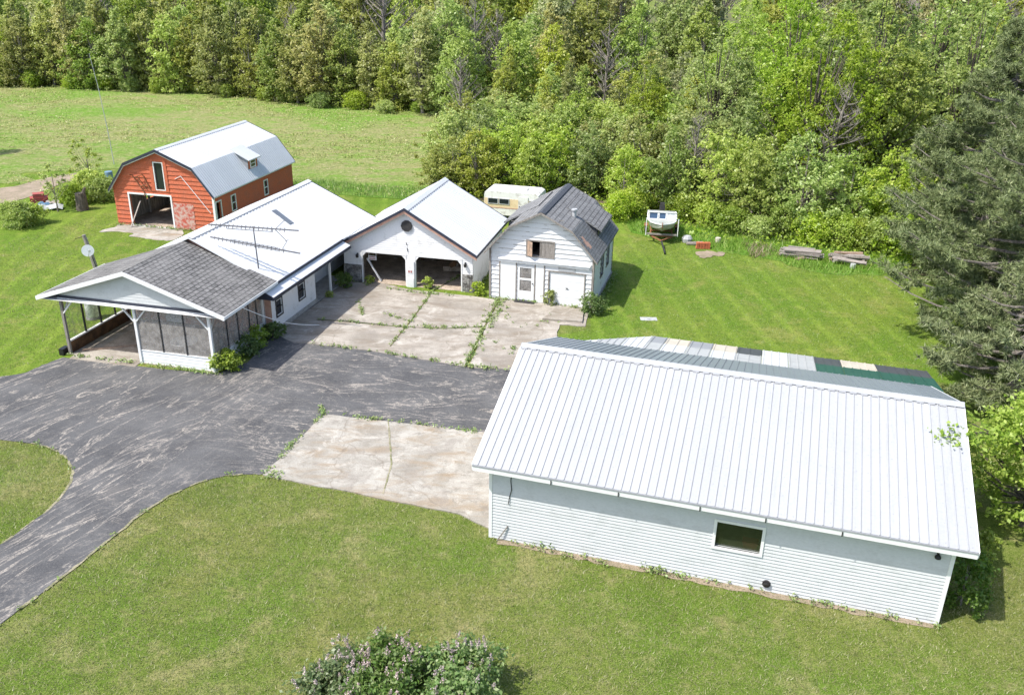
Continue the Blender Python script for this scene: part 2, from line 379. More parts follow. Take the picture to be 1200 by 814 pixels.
        col = t.mix(cr, col, (.16, .13, .10))
        t.bsdf(col, .9, bump=n3, bstr=.25, bdist=.015, spec=.15); M[nm] = t.m


ground_mats()


# ------------------------------------------------------------------ mesh helpers
class MB:
    def __init__(s): s.v = []; s.f = []; s.m = []

    def face(s, pts, mi=0):
        i = len(s.v); s.v += [tuple(p) for p in pts]; s.f.append(tuple(range(i, i + len(pts)))); s.m.append(mi)

    def hexa(s, p, mi=0):
        i = len(s.v); s.v += [tuple(q) for q in p]
        for f in ((0, 3, 2, 1), (4, 5, 6, 7), (0, 1, 5, 4), (1, 2, 6, 5), (2, 3, 7, 6), (3, 0, 4, 7)):
            s.f.append(tuple(i + k for k in f)); s.m.append(mi)

    def box(s, x0, x1, y0, y1, z0, z1, mi=0):
        s.hexa([(x0, y0, z0), (x1, y0, z0), (x1, y1, z0), (x0, y1, z0), (x0, y0, z1), (x1, y0, z1), (x1, y1, z1), (x0, y1, z1)], mi)

    def bar(s, p, q, w, h=None, mi=0, up=(0, 0, 1)):
        h = h or w
        p, q = Vector(p), Vector(q); d = (q - p).normalized(); u = Vector(up)
        if abs(d.dot(u)) > .95: u = Vector((0, 1, 0))
        x = d.cross(u).normalized() * (w / 2); y = x.cross(d).normalized() * (h / 2)
        s.hexa([p - x - y, p + x - y, p + x + y, p - x + y, q - x - y, q + x - y, q + x + y, q - x + y], mi)

    def prism(s, poly, fn, t0, t1, mi=0):
        """closed polygon of (a, z) pairs swept from t0 to t1; fn(a, z, t) -> point"""
        n = len(poly); i = len(s.v)
        s.v += [tuple(fn(a, z, t0)) for a, z in poly] + [tuple(fn(a, z, t1)) for a, z in poly]
        s.f.append(tuple(i + k for k in range(n))); s.m.append(mi)
        s.f.append(tuple(i + n + k for k in reversed(range(n)))); s.m.append(mi)
        for k in range(n):
            k2 = (k + 1) % n
            s.f.append((i + k, i + k2, i + n + k2, i + n + k)); s.m.append(mi)

    def tube(s, pts, rad, n=8, mi=0, cap=True):
        pts = [Vector(p) for p in pts]
        if isinstance(rad, (int, float)): rad = [rad] * len(pts)
        i0 = len(s.v); x = None
        for k, p in enumerate(pts):
            d = (pts[min(k + 1, len(pts) - 1)] - pts[max(k - 1, 0)]).normalized()
            if x is None:
                u = Vector((0, 0, 1)) if abs(d.z) < .9 else Vector((1, 0, 0))
                x = d.cross(u).normalized()
            else:
                x = (x - d * x.dot(d)).normalized()
            y = d.cross(x)
            for j in range(n):
                a = 2 * math.pi * j / n
                s.v.append(tuple(p + (x * math.cos(a) + y * math.sin(a)) * rad[k]))
        for k in range(len(pts) - 1):
            for j in range(n):
                a, b = i0 + k * n + j, i0 + k * n + (j + 1) % n
                s.f.append((a, b, b + n, a + n)); s.m.append(mi)
        if cap:
            s.f.append(tuple(i0 + j for j in reversed(range(n)))); s.m.append(mi)
            e = i0 + (len(pts) - 1) * n
            s.f.append(tuple(e + j for j in range(n))); s.m.append(mi)

    def lathe(s, prof, c=(0, 0, 0), n=16, mi=0):
        """profile of (radius, z)"""
        s.tube([(c[0], c[1], c[2] + z) for _, z in prof], [max(r, .001) for r, _ in prof], n, mi)

    def build(s, name, mats, parent=None, smooth=False, mw=None, fix=True):
        me = bpy.data.meshes.new(name); me.from_pydata(s.v, [], s.f)
        if not isinstance(mats, (list, tuple)): mats = [mats]
        for m in mats: me.materials.append(M[m] if isinstance(m, str) else m)
        me.polygons.foreach_set('material_index', s.m)
        if smooth: me.polygons.foreach_set('use_smooth', [True] * len(s.f))
        if fix:
            bm = bmesh.new(); bm.from_mesh(me); bmesh.ops.recalc_face_normals(bm, faces=bm.faces); bm.to_mesh(me); bm.free()
        me.update()
        o = bpy.data.objects.new(name, me); COL.objects.link(o)
        if parent is not None: o.parent = parent
        if mw is not None: o.matrix_basis = mw
        return o


def thing(name, label, cat, loc=(0, 0, 0), rz=0.0, group=None):
    o = bpy.data.objects.new(name, None); COL.objects.link(o); o.empty_display_size = .3
    o.location = loc; o.rotation_euler = (0, 0, rz); o['label'] = label; o['category'] = cat
    if group: o['group'] = group
    return o


def tag(o, label, cat, group=None):
    o['label'] = label; o['category'] = cat
    if group: o['group'] = group
    return o


def dup(root, loc, rz=0.0, scale=1.0, label=None, group=None):
    r = root.copy(); COL.objects.link(r); r.location = loc; r.rotation_euler = (0, 0, rz)
    r.scale = (scale,) * 3 if isinstance(scale, (int, float)) else scale
    if label: r['label'] = label
    if group: r['group'] = group
    for ch in root.children:
        c = ch.copy(); COL.objects.link(c); c.parent = r
        for g in ch.children:
            d = g.copy(); COL.objects.link(d); d.parent = c
    return r


def ngons(name, V, k, mat, parent=None):
    """V: (N*k, 3) array, N faces of k corners"""
    n = len(V) // k
    me = bpy.data.meshes.new(name)
    me.vertices.add(n * k); me.vertices.foreach_set('co', np.ascontiguousarray(V, dtype=np.float32).ravel())
    me.loops.add(n * k); me.loops.foreach_set('vertex_index', np.arange(n * k, dtype=np.int32))
    me.polygons.add(n); me.polygons.foreach_set('loop_start', np.arange(0, n * k, k, dtype=np.int32))
    me.polygons.foreach_set('loop_total', np.full(n, k, dtype=np.int32))
    me.materials.append(M[mat]); me.update(calc_edges=True); me.validate()
    o = bpy.data.objects.new(name, me); COL.objects.link(o)
    if parent is not None: o.parent = parent
    return o


def norm(a): return a / np.maximum(np.linalg.norm(a, axis=1, keepdims=True), 1e-9)


def leaf_quads(C, N, size, rg, aspect=.62):
    n = len(C); N = norm(N)
    a = norm(np.cross(N, rg.normal(size=(n, 3)))); b = np.cross(N, a)
    sz = (size * rg.uniform(.6, 1.35, (n, 1)))
    a = a * sz * .5; b = b * sz * .5 * aspect
    dr = N * sz * .12
    V = np.empty((n, 4, 3)); V[:, 0] = C - a - dr; V[:, 1] = C - b + dr; V[:, 2] = C + a - dr; V[:, 3] = C + b + dr
    return V.reshape(-1, 3)


def inpoly(P, poly):
    x, y = P[:, 0], P[:, 1]; r = np.zeros(len(P), bool); n = len(poly); j = n - 1
    for i in range(n):
        xi, yi = poly[i]; xj, yj = poly[j]
        c = ((yi > y) != (yj > y)) & (x < (xj - xi) * (y - yi) / (yj - yi + 1e-12) + xi)
        r ^= c; j = i
    return r


def smooth_poly(pts, sub=6, jit=0.0, closed=True, seed=0):
    rg = random.Random(seed); n = len(pts); o = []
    for i in range(n if closed else n - 1):
        p0, p1, p2, p3 = [pts[(i + k) % n] if closed else pts[min(max(i + k, 0), n - 1)] for k in (-1, 0, 1, 2)]
        for k in range(sub):
            t = k / sub; t2, t3 = t * t, t * t * t
            o.append(tuple(.5 * (2 * p1[c] + (p2[c] - p0[c]) * t + (2 * p0[c] - 5 * p1[c] + 4 * p2[c] - p3[c]) * t2 + (3 * p1[c] - p0[c] - 3 * p2[c] + p3[c]) * t3) + rg.uniform(-jit, jit) for c in (0, 1)))
    if not closed: o.append(tuple(pts[-1][:2]))
    return o


def ragged(pts, step=.35, jit=.05, seed=0):
    """straight-edged polygon with a slightly uneven outline"""
    rg = random.Random(seed); o = []
    for i, p in enumerate(pts):
        q = pts[(i + 1) % len(pts)]; L = math.hypot(q[0] - p[0], q[1] - p[1]); k = max(1, int(L / step))
        for j in range(k):
            t = j / k; jj = 0 if j == 0 else jit
            o.append((p[0] + (q[0] - p[0]) * t + rg.uniform(-jj, jj), p[1] + (q[1] - p[1]) * t + rg.uniform(-jj, jj)))
    return o


def sheet(name, poly, z, mat, thick=0.0):
    if sum(poly[i - 1][0] * poly[i][1] - poly[i][0] * poly[i - 1][1] for i in range(len(poly))) < 0: poly = poly[::-1]
    vv, _, ff_, *_r = delaunay_2d_cdt([Vector(p[:2]) for p in poly], [], [list(range(len(poly)))], 1, 1e-4)
    bm = bmesh.new(); vs = [bm.verts.new((p.x, p.y, z)) for p in vv]
    for t_ in ff_: bm.faces.new([vs[i] for i in t_])
    bm.normal_update()
    for fc_ in bm.faces:
        if fc_.normal.z < 0: fc_.normal_flip()
    if thick:
        top = [bm.verts.new((x, y, z)) for x, y in poly]; lo = [bm.verts.new((x, y, z - thick)) for x, y in poly]
        for i in range(len(top)):
            j = (i + 1) % len(top); bm.faces.new((top[j], top[i], lo[i], lo[j]))
    me = bpy.data.meshes.new(name); bm.to_mesh(me); bm.free()
    me.materials.append(M[mat]); o = bpy.data.objects.new(name, me); COL.objects.link(o)
    o['kind'] = 'structure'; return o


# ------------------------------------------------------------------ the ground
mb = MB(); mb.face([(-900, -200, 0), (900, -200, 0), (900, 1500, 0), (-900, 1500, 0)])
mb.build('lawn', 'lawn')['kind'] = 'structure'

P = lambda *a: [gp(x, y) for x, y in a]
meadow_poly = smooth_poly([gp(-40, 213), gp(24, 203), gp(100, 200), gp(150, 199), gp(200, 217), gp(300, 224), gp(400, 227), gp(480, 232), gp(520, 222), gp(505, 182), (-4, 92), (-4, 103), (-30, 112), (-64, 120), (-110, 125), (-110, 80)], 6, .06, seed=3)
sheet('meadow', meadow_poly, .02, 'meadow')
verge_poly = smooth_poly([gp(330, 217), gp(380, 212), gp(440, 219), gp(500, 222), gp(530, 228), gp(525, 238), gp(470, 234), gp(400, 229), gp(340, 224)], 5, .12, seed=5)
sheet('grass_verge', verge_poly, .03, 'verge')
wood_poly = smooth_poly([(-7, 64.5), (-6.6, 72), (-7.5, 86), (-8, 101), (-30, 108.5), (-62, 116), (-130, 128), (-200, 300), (250, 300), (120, 80), (40, 42), (24, 46), (19.5, 51.2), (14, 52.8), (9.5, 57.2), (6, 59), (-2, 62)], 5, .3, seed=4)
sheet('wood_floor', wood_poly, .012, 'woodfloor')
back_lawn = P((-60, 447), (24, 440), (76, 421), (180, 434), (250, 437), (330, 402), (430, 336), (600, 358), (692, 364), (692, 386), (656, 392), (652, 404), (765, 408), (900, 425), (1060, 442), (1250, 470)) + [(45, 48), (30, 62), (-5, 66.5), (-45, 70), (-60, 60)]
sheet('back_lawn', back_lawn, .008, 'back_lawn')
boat_verge = smooth_poly(P((735, 268), (765, 280), (800, 284), (850, 296), (905, 305), (960, 320), (1020, 322), (1060, 318), (1060, 300), (1000, 296), (930, 285), (860, 275), (790, 262), (745, 255)), 5, .15, seed=6)
sheet('rank_grass', boat_verge, .024, 'verge')
sheet('dirt_track', smooth_poly(P((-10, 224), (24, 217), (60, 208), (95, 203), (97, 209), (70, 216), (45, 227), (10, 238), (-10, 240)), 4, .12, seed=8), .03, 'dirt')
sheet('dirt_patch', smooth_poly(P((815, 297), (828, 294), (840, 296), (849, 296), (846, 301), (836, 300), (826, 303), (818, 300)), 4, .1, seed=9), .036, 'dirt')

drive = []
drive += smooth_poly(P((-30, 445), (24, 438), (50, 428), (74, 419)), 5, .03, False, 1)
drive += P((120, 424), (185, 432), (255, 438), (290, 425), (316, 397), (330, 384), (372, 352), (404, 329), (428, 334), (366, 404))
drive += P((430, 411), (545, 430), (640, 436), (700, 445))
drive += P((700, 540), (566, 508), (380, 487), (345, 520))
edge_right = smooth_poly(P((308, 556), (270, 557), (230, 567), (180, 592), (130, 631), (80, 671), (24, 713), (-40, 765)), 6, .03, False, 2)
drive += edge_right
edge_left = smooth_poly(P((-40, 668), (24, 621), (62, 592), (84, 562), (80, 541), (58, 525), (24, 518), (-30, 512)), 6, .03, False, 3)
drive += P((-200, 900)) + P((-300, 850)) + edge_left
driveway = sheet('driveway', drive, .02, 'asphalt')


def strip(name, line, w, z, mat, seed, gaps=0):
    rg = random.Random(seed); bm = bmesh.new(); prev = None
    pts = [Vector((*p, 0)) for p in line]
    fine = []
    for a, b in zip(pts, pts[1:]):
        k = max(1, int((b - a).length / .25)); fine += [a.lerp(b, j / k) for j in range(k)]
    fine.append(pts[-1])
    for i, p in enumerate(fine):
        d = (fine[min(i + 1, len(fine) - 1)] - fine[max(i - 1, 0)]).normalized(); n = Vector((-d.y, d.x, 0))
        a = bm.verts.new(p + n * w * rg.uniform(.25, .75) + Vector((0, 0, z))); b = bm.verts.new(p - n * w * rg.uniform(.25, .75) + Vector((0, 0, z)))
        if prev and not (gaps and rg.random() < gaps): bm.faces.new((prev[0], a, b, prev[1]))
        prev = (a, b)
    bmesh.ops.recalc_face_normals(bm, faces=bm.faces)
    me = bpy.data.meshes.new(name); bm.to_mesh(me); bm.free(); me.materials.append(M[mat])
    o = bpy.data.objects.new(name, me); COL.objects.link(o); o['kind'] = 'structure'; return o


strip('driveway_edge', edge_right[4:], .08, .026, 'sandy', 1, .25)
strip('driveway_edge', edge_left, .07, .026, 'sandy', 2, .4)

house_pad = ragged(P((430, 329), (482, 340), (555, 348), (583, 352), (566, 385), (545, 430), (430, 411), (366, 404)), .5, .03, 1)
sheet('concrete_pad', house_pad, .045, 'concrete', .05)
shed_pad = ragged(P((586, 351), (640, 354), (692, 359), (686, 383), (656, 381), (650, 400), (640, 436), (548, 431), (569, 386)), .4, .06, 2)
sheet('concrete_apron', shed_pad, .04, 'concrete', .05)
garage_pad = ragged(P((380, 486), (566, 507), (640, 515), (640, 640), (574, 620), (539, 603), (308, 557)), .5, .03, 3)
sheet('concrete_slab', garage_pad, .045, 'concrete_pale', .05)
barn_pad = smooth_poly(P((116, 272), (133, 267), (150, 262), (203, 268), (216, 272), (206, 281), (186, 282), (168, 279), (152, 277), (158, 274), (140, 272)), 4, .08, seed=12)
sheet('barn_apron', barn_pad, .03, 'concrete_pale', .03)
house_walk = ragged(P((322, 392), (372, 356), (404, 330), (430, 332), (366, 403), (345, 402)), .4, .04, 7)
sheet('old_walk', house_walk, .03, 'concrete', .02)
JOINTS = [P((543, 322), (508, 341), (483, 375), (457, 407)), P((372, 375), (420, 379), (470, 384), (520, 386), (567, 384)),
          P((583, 352), (566, 388), (545, 430)), P((366, 404), (430, 411), (545, 430)), P((545, 430), (600, 433)),
          P((430, 335), (482, 343), (555, 350)), P((420, 350), (425, 372)), P((592, 352), (572, 390)),
          P((308, 557), (345, 520), (380, 486)), P((380, 486), (470, 496), (566, 508)), P((374, 470), (380, 486)), P((455, 492), (459, 545), (449, 580)), P((310, 557), (330, 559))]
for i, j in enumerate(JOINTS[:3]):
    strip('slab_joint', j, .07, .054, 'woodfloor', 20 + i)
for i, j in enumerate((JOINTS[11],)):
    strip('slab_joint', j, .05, .054, 'sandy', 30 + i)


PEEL_SHADE = random.Random(44)
# ------------------------------------------------------------------ walls and roofs
def wall(mb, fr, z0, ulim, zkeys, ops, lap, proud, mi=0, inner=None, depth=.12, lip=None):
    """lapped siding with openings (u0, u1, z0, z1); ulim(z) -> (uL, uR); inner: material index of the inside skin"""
    zt = max(zkeys); zs = {z0, *[z for z in zkeys if z > z0]}
    k = 1
    while z0 + k * lap < zt - 1e-4: zs.add(round(z0 + k * lap, 5)); k += 1
    for o in ops: zs |= {z for z in (o[2], o[3]) if z0 < z < zt}
    zs = sorted(zs)
    for za, zb in zip(zs, zs[1:]):
        if zb - za < 1e-4: continue
        zm = (za + zb) / 2
        la, ra = ulim(za + 1e-5); lb, rb = ulim(zb - 1e-5)
        row = z0 + math.floor((zm - z0) / lap + 1e-6) * lap
        oa = proud * (1 - (za - row) / lap); ob_ = proud * (1 - (zb - row) / lap)
        cuts = sorted((o[0], o[1]) for o in ops if o[2] < zm < o[3])
        segs = []; cur = None
        for c0, c1 in cuts:
            segs.append((cur, c0)); cur = c1
        segs.append((cur, None))
        for a, b in segs:
            ua, ub = (la, lb) if a is None else (a, a)
            va, vb = (ra, rb) if b is None else (b, b)
            if va - ua < 1e-3 and vb - ub < 1e-3: continue
            mb.face([fr(ua, za, oa), fr(va, za, oa), fr(vb, zb, ob_), fr(ub, zb, ob_)], mi)
            if abs(za - row) < 1e-4 and za > z0:
                mb.face([fr(ua, za, 0), fr(va, za, 0), fr(va, za, proud), fr(ua, za, proud)], mi if lip is None else lip)
            if lip is not None and abs(zb - row - lap) < 1e-3:  # bare wood dashes that also paint the shade line under each lap
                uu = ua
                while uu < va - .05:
                    seg = PEEL_SHADE.uniform(.15, .9); e = min(uu + seg, va)
                    if PEEL_SHADE.random() < .62:
                        h = PEEL_SHADE.uniform(.012, .04); mb.face([fr(uu, zb - h, ob_ + .006), fr(e, zb - h, ob_ + .006), fr(e, zb - .002, ob_ + .005), fr(uu, zb - .002, ob_ + .005)], lip)
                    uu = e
            if inner is not None:
                mb.face([fr(ua, za, -depth), fr(ub, zb, -depth), fr(vb, zb, -depth), fr(va, za, -depth)], inner)
    for u0, u1, a, b in ops:
        p = proud * .9
        for q in ([(u0, a), (u0, b)], [(u1, a), (u1, b)], [(u0, b), (u1, b)], [(u0, a), (u1, a)]):
            if a <= z0 + 1e-4 and q[0][1] == a and q[1][1] == a: continue
            mb.face([fr(*q[0], p), fr(*q[1], p), fr(*q[1], -depth), fr(*q[0], -depth)], mi)


def frame(mb, fr, u0, u1, z0, z1, w, out, mi=0, sill=True):
    for a, b, c, d in ((u0 - w, u0, z0 - w, z1 + w), (u1, u1 + w, z0 - w, z1 + w), (u0, u1, z1, z1 + w), (u0, u1, z0 - w, z0)):
        p = [fr(a, c, -.02), fr(b, c, -.02), fr(b, d, -.02), fr(a, d, -.02), fr(a, c, out), fr(b, c, out), fr(b, d, out), fr(a, d, out)]
        mb.hexa(p, mi)


def fbox(mb, fr, u0, u1, z0, z1, o0, o1, mi=0):
    mb.hexa([fr(u0, z0, o0), fr(u1, z0, o0), fr(u1, z1, o0), fr(u0, z1, o0), fr(u0, z0, o1), fr(u1, z0, o1), fr(u1, z1, o1), fr(u0, z1, o1)], mi)


def window(root, fr, u0, u1, z0, z1, w=.07, out=.04, fmat='white_trim', glass='glass', bars=(), vbars=(), mw=None):
    m = MB(); frame(m, fr, u0, u1, z0, z1, w, out)
    for z in bars: fbox(m, fr, u0, u1, z - .025, z + .025, -.03, out * .6)
    for u in vbars: fbox(m, fr, u - .025, u + .025, z0, z1, -.03, out * .55)
    f = m.build('window', fmat, root, mw=mw)
    m = MB(); fbox(m, fr, u0, u1, z0, z1, -.06, -.045)
    m.build('pane', glass, f)
    return f


def gable_lim(u0, u1, ze, zr, um=None):
    um = (u0 + u1) / 2 if um is None else um
    def f(z):
        if z <= ze: return (u0, u1)
        t = min(1, (z - ze) / (zr - ze)); return (u0 + (um - u0) * t, u1 + (um - u1) * t)
    return f


def gambrel_lim(u0, u1, ze, ub, zb, zr):
    um = (u0 + u1) / 2
    def f(z):
        if z <= ze: return (u0, u1)
        if z <= zb: t = (z - ze) / (zb - ze); return (u0 + ub * t, u1 - ub * t)
        t = min(1, (z - zb) / (zr - zb)); return (u0 + ub + (um - u0 - ub) * t, u1 - ub + (um - u1 + ub) * t)
    return f


def ribs(mb, line, fn, t0, t1, step, w, h, mi=0, seam_shade=None, off=0.0):
    """standing ribs running down the slope segments of line [(a, z), ...]"""
    n = int((t1 - t0 - off) / step)
    for (a0, z0), (a1, z1) in zip(line, line[1:]):
        L = math.hypot(a1 - a0, z1 - z0); nx, nz = -(z1 - z0) / L, (a1 - a0) / L
        if nz < 0: nx, nz = -nx, -nz
        for k in range(1, n + 1):
            t = t0 + off + k * step
            if t > t1 - .02: break
            lo0, lo1 = fn(a0, z0, t - w / 2), fn(a0, z0, t + w / 2)
            e0, e1 = fn(a1, z1, t - w / 2), fn(a1, z1, t + w / 2)
            up = Vector(fn(nx * h, nz * h, 0)) - Vector(fn(0, 0, 0))
            q = [Vector(x) for x in (lo0, lo1, e1, e0)]
            mb.hexa(q + [x + up for x in q], mi)
            if seam_shade is not None:  # grey strip along each rib: sheet lap plus painted rib shade
                s0, s1 = t + w / 2, t + w / 2 + .02
                u2 = up * .12
                mb.face([Vector(fn(a0, z0, s0)) + u2, Vector(fn(a0, z0, s1)) + u2, Vector(fn(a1, z1, s1)) + u2, Vector(fn(a1, z1, s0)) + u2], seam_shade)


def shade_teeth(mb, t0, t1, step, duty, lo, hi, fn):  # dark teeth drawn for the dashes of shade below the cap
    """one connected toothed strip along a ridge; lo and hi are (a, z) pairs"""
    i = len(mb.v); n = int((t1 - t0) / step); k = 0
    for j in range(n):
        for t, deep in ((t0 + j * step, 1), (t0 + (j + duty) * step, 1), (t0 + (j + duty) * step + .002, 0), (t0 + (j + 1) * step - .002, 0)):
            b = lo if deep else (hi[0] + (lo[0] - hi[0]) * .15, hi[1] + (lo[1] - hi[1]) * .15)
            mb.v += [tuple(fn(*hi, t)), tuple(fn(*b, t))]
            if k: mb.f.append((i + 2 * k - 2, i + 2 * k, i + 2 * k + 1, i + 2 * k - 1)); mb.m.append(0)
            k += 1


def roof_prism(mb, line, th, fn, t0, t1, mi=0):
    mb.prism(list(line) + [(a, z - th) for a, z in reversed(line)], fn, t0, t1, mi)


def rake(mb, line, fn, t, d, up, dn, mi=0):
    """trim board following the roof outline on a gable end, from t to t + d"""
    mb.prism([(a, z + up) for a, z in line] + [(a, z - dn) for a, z in reversed(line)], fn, t, t + d, mi)


ALONG_U = lambda a, z, t: (t, a, z)
ALONG_V = lambda a, z, t: (a, t, z)

# ================================================================== foreground garage
gar = thing('garage', 'long white garage with lapped siding and white ribbed metal roof nearest the camera', 'garage', (-.558, 22.267, 0), R(-16.5))
L, W_, H = 12.39, 9.03, 2.68
ZE, ZR, E_, O_ = 2.67, 4.39, .41, .4
ff = lambda u, z, o: (u, -o, z)
fback = lambda u, z, o: (u, W_ + o, z)
fleft = lambda u, z, o: (-o, u, z)
fright = lambda u, z, o: (L + o, u, z)
mb = MB()
ops = [(6.5, 7.7, 1.17, 1.97)]
wall(mb, ff, -.3, lambda z: (0, L), [H], ops, .105, .024, 0, 1)
wall(mb, fback, -.3, lambda z: (0, L), [H], [], .105, .016, 0, 1)
gl = gable_lim(0, W_, H, H + 1.62)
wall(mb, fleft, -.3, gl, [H, H + 1.62], [(1.2, 3.9, -.3, 2.1), (5.1, 7.8, -.3, 2.1)], .105, .016, 0, 1)
wall(mb, fright, -.3, gl, [H, H + 1.62], [], .105, .016, 0, 1)
mb.build('wall', ['siding_white', 'inner_dark'], gar)
mb = MB(); mb.box(.13, L - .13, .13, W_ - .13, -.02, .05); mb.build('floor_slab', 'concrete_old', gar)
mb = MB()
for a in (1.2, 5.1):
    for k in range(4): mb.box(.03, .07, a, a + 2.7, .05 + k * .52, .05 + k * .52 + .5)
mb.build('overhead_door', 'white_trim', gar)
for u, v in ((0, 0), (L, 0), (0, W_), (L, W_)):
    mb = MB(); sx = -1 if u == 0 else 1; sy = -1 if v == 0 else 1
    mb.box(min(u + sx * .03, u - sx * .07), max(u + sx * .03, u - sx * .07), min(v + sy * .03, v), max(v + sy * .03, v), -.3, H - .05)
    mb.box(min(u + sx * .028, u), max(u + sx * .028, u), min(v + sy * .028, v - sy * .07), max(v + sy * .028, v - sy * .07), -.3, H - .05)
    mb.build('corner_trim', 'white_trim', gar)
line = [(-E_, ZE), (W_ / 2, ZR), (W_ + E_, ZE)]
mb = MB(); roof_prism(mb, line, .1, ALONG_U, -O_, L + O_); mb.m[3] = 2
ribs(mb, line[:2], ALONG_U, -O_, L + O_, .2286, .026, .02, 0, 1, -.08)
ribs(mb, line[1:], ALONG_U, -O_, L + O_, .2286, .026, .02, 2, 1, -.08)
groof = mb.build('roof', ['roof_white', 'roof_seam_shade', 'roof_grey'], gar)
mb = MB()
mb.prism([(W_ / 2 - .2, ZR - .03), (W_ / 2, ZR + .055), (W_ / 2 + .2, ZR - .03), (W_ / 2, ZR + .035)], ALONG_U, -O_ - .02, L + O_ + .02)
mb.build('ridge_cap', 'roof_white', groof)
mb = MB(); shade_teeth(mb, -O_ + .03, L + O_ - .05, .305, .62, (W_ / 2 - .235, ZR - .06), (W_ / 2 - .18, ZR - .02), ALONG_U); mb.build('ridge_shade_teeth', 'roof_seam_shade', groof, fix=False)
mb = MB()
for (sgn, vv) in ((-1, -E_), (1, W_ + E_)):
    v0, v1 = sorted((vv + sgn * .025, vv + sgn * .0))
    mb.box(-O_, L + O_, v0, v1, ZE - .19, ZE - .035)
mb.build('fascia', 'white_trim', gar)
mb = MB(); mb.box(-O_ - .01, L + O_ + .01, -E_ - .04, -E_ - .0275, ZE - .045, ZE - .012); mb.build('drip_edge', 'roof_seam_shade', gar)
mb = MB(); mb.box(-O_, L + O_, -E_, 0, ZE - .19, ZE - .165); mb.build('soffit', 'white_trim', gar)
for t in (-O_ - .03, L + O_ + .005): mb = MB(); rake(mb, line, ALONG_U, t, .025, .01, .17); mb.build('rake_trim', 'white_trim', gar)
for u in (1.9, 3.8, 6.0, 7.7, 9.6): mb = MB(); mb.box(u, u + .03, -E_ - .05, -E_ - .041, ZE - .2, ZE - .06); mb.build('gutter_bracket', 'dark', gar)
window(gar, ff, 6.5, 7.7, 1.17, 1.97, .08, .045, 'white_trim', 'glass_reflect')
mb = MB(); mb.lathe([(.0, 0), (.075, .01), (.08, .05), (.05, .1), (.0, .12)], (12.0, -.09, 2.08), 14); mb.bar((12.0, 0, 2.2), (12.0, -.1, 2.2), .05)
mb.build('wall_light', 'black', gar)
mb = MB(); mb.tube([(8.0, .0, .27), (8.0, -.07, .27)], [.11, .11], 16); mb.tube([(8.0, -.068, .27), (8.0, -.1, .25)], [.1, .06], 16)
mb.build('exhaust_vent', 'dark', gar)
mb = MB(); mb.tube([(.66, -.03, 2.45), (.63, -.035, 2.1), (.66, -.035, 1.8), (.6, -.035, 1.55), (.57, -.05, 1.3)], .012, 6)
mb.build('cable', 'black', gar)
# lean-to behind, roofed with odd sheets
VN, VF, ZN, ZF = 9.42, 13.0, 2.5, 1.72
zl = lambda v: ZN + (ZF - ZN) * (v - VN) / (VF - VN)
mb = MB()
for u in (3.0, 6.2, 9.5, 12.9): mb.box(u - .06, u + .06, VF - .25, VF - .13, -.1, zl(VF - .2) - .13)
mb.box(2.8, 13.15, VF - .25, VF - .15, zl(VF - .2) - .13, zl(VF - .2) - .02)
for k in range(9): 
    u = 2.9 + k * 1.25; mb.bar((u, VN, zl(VN) - .07), (u, VF - .05, zl(VF - .05) - .07), .05, .09)
lean = mb.build('lean_to_frame', 'grey_wood', gar)


def panel(u0, u1, v0, v1, mat, lift, left=None):
    m = MB(); th = .012
    ul0, ul1 = (u0, u0) if left is None else left
    q = [(ul0, v0), (u1, v0), (u1, v1), (ul1, v1)]
    m.hexa([(u, v, zl(v) + lift) for u, v in q] + [(u, v, zl(v) + lift + th) for u, v in q])
    n = max(2, int(round((u1 - min(ul0, ul1)) / .27)))
    for k in range(n):
        a = min(ul0, ul1) + .05 + k * (u1 - min(ul0, ul1) - .1) / max(1, n - 1)
        s1 = v1 if ul1 <= ul0 + 1e-6 else v0 + (v1 - v0) * min(1, (a - ul0) / (ul1 - ul0))
        if s1 - v0 < .15: continue
        m.bar((a, v0, zl(v0) + lift + th + .008), (a, s1, zl(s1) + lift + th + .008), .035, .026)
    return m.build('roof_sheet', mat, lean)


ub = [.1, 1.0, 1.9, 2.8, 3.4, 4.35, 5.25, 6.2, 7.15, 8.12, 9.1, 10.08, 11.35, 12.45, 13.25]
cols = ['p_white', 'p_pale', 'p_white', 'p_grey', 'p_cream', 'p_grey', 'p_cream', 'p_char', 'p_white', 'p_pale', 'p_char', 'p_cream', 'p_char', 'p_char']
vm = 11.55
le_v = lambda u: VN + .35 + (VF - VN - .35) * (u - .1) / 2.7
for i, c in enumerate(cols):
    u0, u1 = ub[i] + .006, ub[i + 1] - .006
    if u1 <= 2.81:
        # slanted left edge: a quad from the eave whose far end follows the cut
        m = MB(); q = [(u0, VN - .05), (u1, VN - .05), (u1, le_v(u1)), (u0, le_v(u0))]; lf = .004 * (i % 2)
        m.hexa([(u, v, zl(v) + lf) for u, v in q] + [(u, v, zl(v) + lf + .012) for u, v in q])
        for kk in range(4):
            a = u0 + .05 + kk * (u1 - u0 - .1) / 3; m.bar((a, VN - .05, zl(VN - .05) + lf + .02), (a, le_v(a) - .01, zl(le_v(a) - .01) + lf + .02), .035, .026)
        m.build('roof_sheet', c, lean)
    else:
        panel(u0, u1, vm - .12, VF, c, .004 * (i % 2))
        near = 'p_green' if 9.0 < u0 else ('p_white', 'p_pale')[i % 2]
        panel(u0, u1, VN - .05, vm, near, .02 + .004 * (i % 2))
mb = MB()
mb.box(6.7, 7.55, .16, .55, 1.02, 1.12); mb.bar((6.75, .1, 1.12), (7.5, .1, 1.12), .02)
sh = mb.build('shelf', 'grey_wood', gar)
mb = MB(); mb.box(7.25, 7.62, .2, .42, 1.122, 1.3); mb.box(7.22, 7.65, .18, .44, 1.3, 1.34); o = mb.build('red_box', 'red', None)
